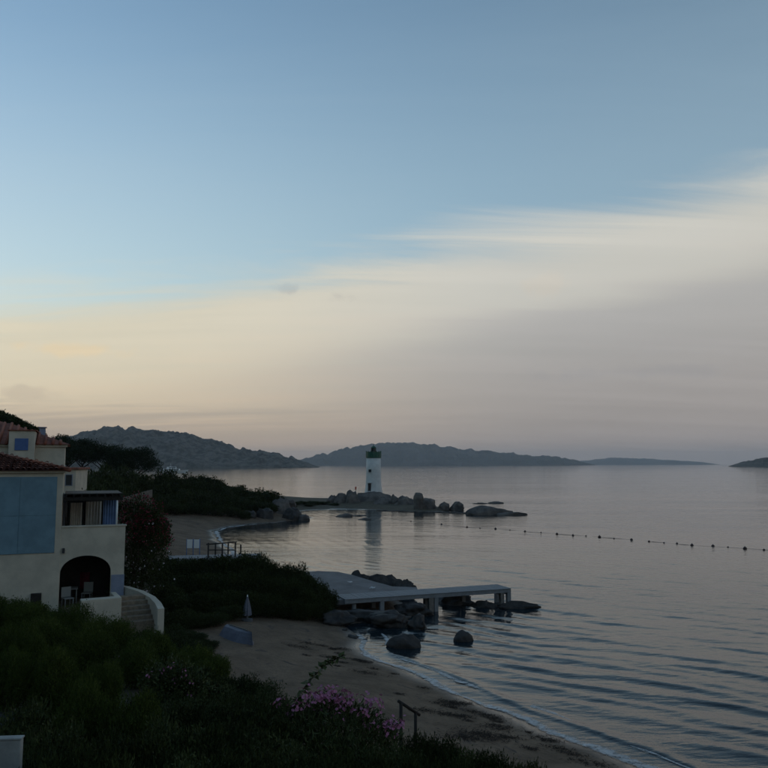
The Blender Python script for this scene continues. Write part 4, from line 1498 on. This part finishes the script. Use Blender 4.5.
# tall flowering tree by the porch
FT = at(138, 600, 41.5)
ft = thing('bougainvillea_tree', 'tall dark bush beside the porch with dull red flowers on top', 'tree', (FT.x, 41.5, gz(FT.x, 41.5)))
z0 = gz(FT.x, 41.5)
lob = []
r = random.Random(91)
for (u, v, s_) in ((128, 512, .8), (140, 506, .85), (150, 515, .8), (122, 528, .8), (135, 530, 1.0), (150, 535, .9), (158, 525, .65), (125, 550, .9), (140, 555, 1.1), (154, 556, .9), (130, 575, 1.0), (146, 578, 1.1), (120, 588, .8), (160, 580, .8), (164, 540, .5), (118, 508, .5)):
    p = at(u, v, 41.5 + r.uniform(-.6, .6))
    lob.append((p.x - FT.x, p.y - 41.5, p.z - z0, s_, s_, s_ * .9))
mobj('crown', leaves(16000, lob, 0.13, 0.38, 92, up=0.2, fill=0.5), leaf_dark, ft)
mobj('trunk', stems_mesh(93, 4.5, 1.4, 7, 0.06), bark, ft)
top_l = [l for l in lob if l[2] > 3.2]
mobj('red_bracts', leaves(1500, top_l, 0.085, 0.85, 94, fill=0.12), magenta, ft)
mobj('pale_flowers', leaves(110, [l for l in lob if 1.0 < l[2] < 4.0 and abs(l[0]) < 1.3], 0.12, 0.85, 95, fill=0.08), pale_petal, ft)
tag(ft.children[2], kind='stuff')
tag(ft.children[3], kind='stuff')

# dark hedge between porch and platform
i = 0
for (u, v, y, rx) in ((170, 562, 49, 1.5), (184, 560, 50, 1.5), (198, 559.5, 50, 1.5), (212, 560, 50, 1.5), (226, 559.5, 50, 1.5), (240, 558, 49.5, 1.5), (252, 556, 49, 1.3), (262, 561, 48.5, 1.2), (271, 566.5, 48.5, 1.0), (282, 567, 48, 1.0),
                      (292, 567, 48, 1.0), (301, 570, 47.5, .95), (310, 577, 47, .9), (319, 585, 46.5, .8), (328, 593, 46, .7),
                      (172, 578, 45, 1.4), (188, 576, 45.5, 1.4), (204, 575, 46, 1.4), (220, 575, 46, 1.4), (236, 574, 46, 1.4), (252, 574, 45.5, 1.3), (268, 578, 45.5, 1.2), (284, 580, 45.5, 1.1), (298, 584, 45.5, 1.0), (310, 592, 45, .9), (322, 601, 44.5, .7),
                      (178, 596, 41.5, 1.2), (194, 594, 41.8, 1.2), (210, 593, 42, 1.2), (226, 593, 42.3, 1.1), (240, 592, 43, 1.1), (256, 594, 43.3, 1.1), (272, 597, 43.6, 1.0), (288, 600, 43.8, .9), (302, 604, 44, .8),
                      (172, 612, 38.5, 1.1), (186, 612, 38.5, 1.1), (200, 614, 38.8, 1.0), (214, 614, 39.4, .9), (166, 585, 43, 1.2), (228, 606, 41, .9), (170, 625, 36.6, .9), (184, 630, 36.0, .8), (196, 632, 36.2, .7), (164, 634, 33.6, .9), (178, 638, 33.6, .9), (191, 641, 33.8, .8), (202, 645, 33.4, .65), (210, 640, 34.8, .55)):
    lb, gr = (('dark evergreen shrub along the hedge crest against the cove water', 'hedge crest shrubs') if i < 9 else
              ('dark evergreen shrub where the hedge steps down to the platform', 'hedge end above the platform') if i < 15 else
              ('dark evergreen shrub in the middle tier of the hedge', 'middle tier of the hedge') if i < 26 else
              ('dark evergreen shrub in the lower tier of the hedge facing the sand', 'lower tier of the hedge') if i < 35 else
              ('low dark shrub at the hedge foot between porch steps and sand', 'hedge foot by the steps'))
    put_px(F_MID, leaf_dark, 'hedge_shrub', lb, gr, u, v, y, rx, i)
    i += 1

# fresh green garden mounds below the villa
i = 0
for (u, v, y, rx) in ((-8, 598, 31, 1.1), (12, 601, 31, 1.1), (30, 604, 30.5, 1.1), (50, 603, 30, 1.1), (70, 606, 29.5, 1.1), (90, 610, 29, 1.1), (110, 617, 28.5, 1.1), (130, 625, 28, 1.1), (150, 633, 27.5, 1.1), (170, 641, 27, 1.0), (190, 649, 26.5, 1.0), (208, 657, 26, .9),
                      (44, 617, 26, .95), (66, 619, 25.6, .95), (90, 626, 25.2, .95), (114, 635, 24.8, .95), (138, 645, 24.4, .95), (162, 655, 24, .9), (182, 664, 23.6, .8),
                      (-6, 625, 23, .9), (12, 626, 23, .9), (30, 633, 22.6, .8),
                      (14, 651, 18.6, .75), (36, 648, 18.6, .78), (58, 652, 18.5, .78), (80, 659, 18.4, .76), (101, 667, 18.3, .7),
                      (60, 684, 15.6, .66), (84, 680, 15.6, .7), (108, 687, 15.5, .7), (131, 696, 15.4, .68), (152, 706, 15.3, .62)):
    lb, gr = (('fresh green cushion shrub in the long row at the foot of the villa wall', 'cushion shrubs along the villa wall') if i < 12 else
              ('fresh green cushion shrub in the second row below the villa wall', 'second row of cushion shrubs') if i < 19 else
              ('green cushion shrub in the short clump between path and villa', 'short clump by the path') if i < 22 else
              ('bright green cushion shrub in the middle terrace row beside the path', 'middle terrace row') if i < 27 else
              ('bright green cushion shrub in the lowest row above the paved path', 'lowest row above the path'))
    if i % 2 and i not in (1, 11, 21):                        # clumps stand apart with bare soil between
        i += 1
        continue
    put_px(F_MOUND, leaf_mound, 'garden_mound', lb, gr, u, v, y, rx * 0.92, i // 2)
    i += 1
# darker mixed planting in front of the beach
i = 0
for (u, v, y, rx) in ((186, 672, 20.5, 1.0), (208, 680, 20.5, 1.0), (226, 676, 22, .9), (244, 682, 21.8, .9), (262, 690, 21, .9), (230, 700, 18, 1.0), (205, 704, 17, 1.0), (180, 700, 17.5, 1.0), (160, 694, 18.5, 1.0), (255, 712, 17, 1.0),
                      (180, 728, 14, .9), (210, 732, 14, .9), (240, 738, 14, .9), (270, 735, 14.5, .9), (150, 745, 12, .8), (120, 745, 12, .8), (185, 755, 12, .8), (215, 760, 12, .8), (250, 764, 12, .8), (290, 752, 13.5, .8), (325, 756, 13.5, .8), (360, 760, 13.8, .8),
                      (395, 748, 16, .8), (420, 740, 18, .7), (438, 744, 18, .7), (458, 750, 17.8, .7), (478, 756, 17.6, .7), (498, 761, 17.4, .6), (515, 766, 17.2, .6), (405, 764, 14.5, .8), (445, 768, 15, .7), (40, 735, 12, .7), (95, 745, 11.5, .7), (60, 760, 11, .6), (5, 715, 13, .7), (28, 712, 13.5, .6),
                      (535, 770, 17, .5), (480, 775, 15, .6), (340, 775, 12.5, .7), (300, 778, 12, .7), (150, 775, 10.5, .7), (200, 790, 10.5, .8), (100, 775, 10.5, .6)):
    put_px(F_NEAR, leaf_ole if i % 2 else leaf_dark, 'garden_bush', *(('dark leafy bush between the cushion shrubs and the sand', 'bushes above the upper sand') if i < 10 else
                   ('dark leafy bush on the bank below the pink oleander', 'bank bushes below the oleander') if i < 22 else
                   ('low dark bush along the beach edge beside the handrail', 'beach edge bushes by the handrail') if i < 31 else
                   ('dark bush along the paved path by the pale wall end', 'bushes along the path') if i < 36 else
                   ('dark bush at the foot of the garden bank', 'bushes at the foot of the bank')), u, v, y, rx, i)
    i += 1


# pink oleanders over the beach
def petal_cluster(seed, s_=0.16):
    r = random.Random(seed)
    bm = bmesh.new()
    for q in range(7):
        c = Vector((r.gauss(0, .5), r.gauss(0, .5), r.gauss(0, .35))) * s_
        nn = (c.normalized() + Vector((r.gauss(0, .4), r.gauss(0, .4), .5))).normalized()
        a = nn.orthogonal().normalized()
        b2 = nn.cross(a)
        for k in range(5):
            t0, t1 = 2 * math.pi * k / 5, 2 * math.pi * (k + .85) / 5
            rr = 0.032
            vs = [bm.verts.new(c), bm.verts.new(c + (a * math.cos(t0) + b2 * math.sin(t0)) * rr + nn * .008), bm.verts.new(c + (a * math.cos((t0 + t1) / 2) + b2 * math.sin((t0 + t1) / 2)) * rr * 1.35 + nn * .012),
                  bm.verts.new(c + (a * math.cos(t1) + b2 * math.sin(t1)) * rr + nn * .008)]
            bm.faces.new(vs)
    return bm_mesh('flower_cluster', bm)


PC = [petal_cluster(700 + k) for k in range(4)]
OL = thing('oleander', 'oleander with clusters of pink flowers overhanging the beach', 'shrub', at(330, 760, 17.5))
OL.location.z = gz(OL.location.x, 17.5)
lob = []
for (u, v, s_, y) in ((290, 712, .42, 18), (310, 706, .45, 18.2), (330, 702, .48, 18.5), (350, 708, .42, 18.6), (368, 716, .4, 18.6), (388, 726, .36, 18.7), (300, 728, .55, 17.6), (330, 728, .6, 17.6), (360, 734, .55, 17.8), (385, 742, .42, 18), (320, 748, .6, 17), (350, 754, .6, 17), (285, 742, .5, 17.3)):
    p = at(u, v + 7, y)
    lob.append((p.x - OL.location.x, p.y - OL.location.y, p.z - OL.location.z, s_, s_, s_ * .9))
mobj('foliage', leaves(15000, lob, 0.13, 0.2, 96, up=0.7, fill=0.45), leaf_ole, OL)
mobj('stem', stems_mesh(97, 1.6, 1.4, 9, 0.03), bark, OL)
r = random.Random(98)
fl = [(r.gauss(328, 13), 697 + r.gauss(0, 5)) for _ in range(26)] + [(r.uniform(335, 378), 704 + r.gauss(0, 5)) for _ in range(16)] + [(r.uniform(276, 305), 707 + r.gauss(0, 5)) for _ in range(7)] + [(r.uniform(382, 402), 728 + r.gauss(0, 5)) for _ in range(7)] + [(r.uniform(290, 385), 722 + r.gauss(0, 8)) for _ in range(9)]
for k, (u, v) in enumerate(fl):
    v = max(v, 690 + abs(u - 330) * 0.12)
    p = at(u, v, 18.0 + r.uniform(-.3, .35)) - OL.location
    o = mobj('flower_cluster', PC[k % 4], pink, OL)
    o['kind'] = 'stuff'
    o.location = p
    o.rotation_euler = (r.uniform(-.5, .5), r.uniform(-.5, .5), r.uniform(0, 6))
# pale flowered bush among the mounds
RB_ = thing('rose_bush', 'straggling bush with a few pale and red flowers beside the cushion shrubs', 'shrub', at(170, 690, 19.6))
RB_.location.z = gz(RB_.location.x, 19.6)
lob = []
for (u, v, s_) in ((160, 676, .5), (175, 672, .5), (190, 680, .5), (168, 692, .6), (186, 694, .5)):
    p = at(u, v + 6, 19.6)
    lob.append((p.x - RB_.location.x, p.y - RB_.location.y, p.z - RB_.location.z, s_, s_, s_))
mobj('foliage', leaves(7000, lob, 0.09, 0.45, 196, up=0.4), leaf_ole, RB_)
mobj('stem', stems_mesh(197, 1.0, .8, 6, 0.02), bark, RB_)
for k, (u, v) in enumerate(((163, 670), (170, 667), (186, 672), (190, 682), (176, 680), (148, 676), (168, 695), (188, 694))):
    o = mobj('flower', PC[k % 4], magenta if k > 5 else pale_petal, RB_)
    o['kind'] = 'stuff'
    o.location = at(u, v, 19.3) - RB_.location
    o.scale = (.7, .7, .7)
# leafy shoot that rises over the sand
SP = thing('leafy_shoot', 'long leafy shoot leaning out over the sand above the pink oleander', 'plant', at(297, 700, 18.8))
SP.location.z -= 0.5
a_ = SP.location.copy()
pts = [at(297, 700, 18.8), at(304, 688, 18.8), at(314, 676, 18.8), at(324, 666, 18.8), at(334, 660, 18.8), at(342, 656, 18.8)]
bm = bmesh.new()
tube(bm, Vector((0, 0, 0)), pts[0] - a_, 0.018, 0.014, 7)
for p, q in zip(pts, pts[1:]):
    tube(bm, p - a_, q - a_, 0.013, 0.009, 7)
mobj('stem', bm_mesh('stem', bm, True), bark, SP)
r = random.Random(55)
bm = bmesh.new()
leafm = None
vs = [bm.verts.new(c) for c in ((0, 0, 0), (.045, .07, .008), (0, .17, -.02), (-.045, .07, .008), (0, .08, -.004))]
for f in ((0, 1, 4), (1, 2, 4), (2, 3, 4), (3, 0, 4)):
    bm.faces.new([vs[k] for k in f])
leafm = bm_mesh('leaf', bm, True)
a = leafm.attributes.new('tint', 'FLOAT', 'FACE')
a.data.foreach_set('value', np.full(4, .9, np.float32))
for k in range(90):
    t_ = k / 90 * (len(pts) - 1)
    i0 = int(t_)
    p = pts[i0].lerp(pts[i0 + 1], t_ - i0) - a_
    o = mobj('leaf', leafm, leaf_ole, SP)
    o.location = p
    o.rotation_euler = (r.uniform(-.6, .9), r.uniform(-.7, .7), r.uniform(0, 6.28))
    s_ = r.uniform(.8, 1.35)
    o.scale = (s_, s_, s_)

# ------------------------------------------------------------------ small things on the shore
hp = at(401, 729, 20.6)
HA = thing('beach_handrail', 'dark wooden handrail with two posts sloping down to the sand', 'handrail', (hp.x, 20.6, 0))
t0_, t1_, b1 = at(401, 703.5, 20.6), at(415.5, 713, 20.9), at(415, 731, 20.9)
z0 = gz(hp.x, 20.6) - 0.3
tube_part('post', (0, 0, z0), (0, 0, t0_.z + .04), 0.045, dark_wood, HA)
dx, dy = t1_.x - hp.x, 0.3
tube_part('post', (dx, dy, z0), (dx, dy, t1_.z + .02), 0.042, dark_wood, HA)
d = Vector((dx, dy, t1_.z - t0_.z))
s0 = Vector((0, 0, t0_.z + 0.02))
tube_part('rail', s0 - d * 0.18, s0 + d * 1.28, 0.04, dark_wood, HA)
# upturned dinghy and furled parasol by the hedge
DG = thing('upturned_dinghy', 'pale blue grey dinghy lying upturned on the sand by the hedge', 'boat', (0, 0, 0))
dp = on_ground(239, 640)
me = hull_mesh('hull', 2.3, 1.1, 0.42, 0.08, 18, 9)
o = mobj('hull', me, hull_blue, DG)
o.rotation_euler = (math.pi, 0, 0)
o.location = (0, 0, 0.44)
box_part('keel', (-0.95, 0.8, -0.025, 0.025, 0.52, 0.60), grey_wood, DG, 0.01)
DG.location = (dp.x, dp.y, gz(dp.x, dp.y) - 0.02)
DG.rotation_euler = (0, 0, math.radians(-50))
pp_ = on_ground(247, 621)
PA = thing('furled_parasol', 'furled pale blue beach parasol standing against the hedge', 'parasol', (pp_.x, pp_.y, gz(pp_.x, pp_.y)))
tube_part('pole', (0, 0, -0.2), (0, 0, 1.35), 0.025, white_paint, PA)
bm = bmesh.new()
prof = [(0.20, 0.30), (0.17, 0.6), (0.10, 0.95), (0.03, 1.25)]
rings = []
for rr, z in prof:
    rings.append([bm.verts.new((rr * (1 + .25 * (k % 2)) * math.cos(2 * math.pi * k / 16), rr * (1 + .25 * (k % 2)) * math.sin(2 * math.pi * k / 16), z)) for k in range(16)])
for A, B in zip(rings, rings[1:]):
    for k in range(16):
        bm.faces.new((A[k], A[(k + 1) % 16], B[(k + 1) % 16], B[k]))
mobj('canopy', bm_mesh('canopy', bm), hull_blue, PA)
lathe_b = bmesh.new()
lathe(lathe_b, [(0.30, -0.02), (0.30, 0.10), (0.06, 0.12), (0.05, 0.25)], 16)
mobj('base', bm_mesh('base', lathe_b), concrete, PA)
# wooden walkway above the cove with its railing
wk0, wk1 = G(168, 559, 1.75), G(262, 556.5, 1.75)
wd_v = Vector((wk1.x - wk0.x, wk1.y - wk0.y, 0))
WK = thing('cove_walkway', 'pale boardwalk with post railing above the little cove', 'walkway', (wk0.x, wk0.y, 0), math.atan2(wd_v.y, wd_v.x))
wl = wd_v.length
for k in range(28):
    box_part('deck_board', (k * wl / 28 + .012, (k + 1) * wl / 28 - .012, 0, 2.2, 1.70, 1.75), deck_grey, WK, 0.006)
box_part('edge_beam', (0, wl, -0.05, -0.003, 1.52, 1.745), deck_grey, WK, 0.008)
for k, f in enumerate((0.42, 0.5, 0.57, 0.64, 0.71, 0.78)):
    hgt = (1.15, 0.95, 1.1, 1.0, 1.15, 0.75)[k]
    tube_part('post', (wl * f, 0.1 + 1.9 * (k % 2), 0.6), (wl * f, 0.1 + 1.9 * (k % 2), 1.75 + hgt), 0.06, dark_wood, WK, seg=8)
tube_part('rail', (wl * 0.40, 0.1, 2.78), (wl * 0.73, 2.0, 2.72), 0.05, dark_wood, WK, seg=8)
tube_part('rail', (wl * 0.42, 0.1, 2.35), (wl * 0.71, 0.1, 2.3), 0.04, dark_wood, WK, seg=8)
bpos = at(193, 549, 66)
BD = thing('beach_board', 'white and blue double notice board standing at the cove sand', 'board', (bpos.x, 66, gz(bpos.x, 66)))
zt = at(193, 539.5, 66).z - BD.location.z
for x in (-0.55, 0.0, 0.55):
    tube_part('post', (x, 0.05, -0.2), (x, 0.05, zt + 0.05), 0.035, blue_wood, BD, seg=8)
box_part('board', (-0.52, -0.07, -0.02, 0.02, zt - 0.72, zt), white_paint, BD, 0.008)
box_part('board', (0.07, 0.52, -0.02, 0.02, zt - 0.72, zt), white_paint, BD, 0.008)
# washed-up weed along the beach
r_ = np.random.default_rng(404)
cs = []
for k in range(46):
    t_ = r_.uniform(0, 1)
    i0 = 6 + int(t_ * 8)
    f_ = r_.random()
    q_ = SH[i0] * (1 - f_) + SH[i0 + 1] * f_
    dd = abs(r_.normal(0, 1.0)) * 1.6 + 0.9
    cs.append((q_[0] - 0.84 * dd, q_[1] - 0.54 * dd * 0.3, r_.uniform(0.15, 0.6)))
cs += [(*on_ground(478, 733)[:2], 0.9), (*on_ground(462, 737)[:2], 0.7), (*on_ground(490, 738)[:2], 0.6)]
P_ = []
for (cx, cy, rr_) in cs:
    n_ = int(220 * rr_)
    P_.append(np.stack([cx + r_.normal(0, rr_ * 0.6, n_), cy + r_.normal(0, rr_ * 0.35, n_)], 1))
P_ = np.concatenate(P_)
zz_, dd_ = terrain(P_[:, 0], P_[:, 1])
P_, zz_ = P_[dd_ > 0.3], zz_[dd_ > 0.3]
n_ = len(P_)
an = r_.uniform(0, 6.28, n_)
ln_ = r_.uniform(0.04, 0.13, n_)
ax_ = np.stack([np.cos(an) * ln_, np.sin(an) * ln_, r_.normal(0, 0.012, n_)], 1)
sx_ = np.stack([-np.sin(an) * 0.014, np.cos(an) * 0.014, np.zeros(n_)], 1)
c_ = np.stack([P_[:, 0], P_[:, 1], zz_ + r_.uniform(0.012, 0.045, n_)], 1)
wv_ = mobj('seaweed_wrack', np_mesh('seaweed_wrack', np.stack([c_ - ax_, c_ + sx_, c_ + ax_, c_ - sx_], 1).reshape(-1, 3), np.arange(4 * n_).reshape(-1, 4)), pbr('dry_seaweed', (0.035, 0.026, 0.020), 0.9, 0.1, 0.4, 5.0))
tag(wv_, 'dark strands of washed up seaweed scattered on the beach', None, None, 'stuff')
# white pillar of the garden gate in the corner, and the paved path beside it
gp = at(8, 768, 11.2)
plaster_shade = pbr('shaded_plaster', (0.34, 0.34, 0.32), 0.9, 0.2, 0.25, 3.0, 0.006, 14.0)  # villa plaster darkened: the corner's shade is put into the colour
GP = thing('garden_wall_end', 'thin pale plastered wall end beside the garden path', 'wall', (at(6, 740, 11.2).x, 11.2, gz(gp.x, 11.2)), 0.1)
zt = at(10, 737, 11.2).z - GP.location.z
box_part('shaft', (-0.9, 0.22, -0.06, 0.06, -0.5, zt - 0.03), plaster_shade, GP, 0.02)
box_part('coping', (-0.91, 0.23, -0.07, 0.07, zt - 0.028, zt), plaster_shade, GP, 0.01)
pc = [at(70, 800, 9.5), at(60, 762, 11.0), at(38, 725, 13.2), at(10, 690, 15.6), at(-30, 665, 18.5)]
n_s = 0
PATH = thing('garden_path', 'path', 'path', (0, 0, 0))
PATH['kind'] = 'structure'
del PATH['category']
PATH['label'] = 'dark paved garden path between the pale wall end and the cushion shrubs'
bm = bmesh.new()
box(bm, -0.26, 0.26, -0.34, 0.34, -0.1, 0.02, 0.015)
slab_me = bm_mesh('paving_slab', bm)
for k in range(len(pc) - 1):
    p, q = pc[k], pc[k + 1]
    d = Vector((q.x - p.x, q.y - p.y, 0))
    n_ = max(1, int(d.length / 0.72))
    for j in range(n_):
        c = p.lerp(q, (j + .5) / n_)
        for s_ in (-0.56, 0, 0.56):
            w_ = Vector((d.y, -d.x, 0)).normalized() * s_
            o = mobj('paving_slab', slab_me, slate, PATH)
            o.location = (c.x + w_.x, c.y + w_.y, gz(c.x + w_.x, c.y + w_.y) + 0.05 + rng_.uniform(-.01, .01))
            o.rotation_euler = (0, 0, math.atan2(d.y, d.x) - math.pi / 2 + rng_.uniform(-.03, .03))

# ------------------------------------------------------------------ air
bm = bmesh.new()
box(bm, -9000, 9000, -500, 13500, -9.5, 215)
hz = mobj('haze', bm_mesh('haze', bm), None)
hm = bpy.data.materials.new('haze_air')
hm.use_nodes = True
ht = hm.node_tree
ht.nodes.clear()
ho = ht.nodes.new('ShaderNodeOutputMaterial')
hv = ht.nodes.new('ShaderNodeVolumePrincipled')
hv.inputs['Color'].default_value = (0.86, 0.9, 0.96, 1)
hv.inputs['Density'].default_value = 0.000085
hv.inputs['Anisotropy'].default_value = 0.3
ht.links.new(hv.outputs[0], ho.inputs['Volume'])
hz.data.materials.append(hm)
tag(hz, 'pale sea haze lying over the whole bay', None, None, 'stuff')
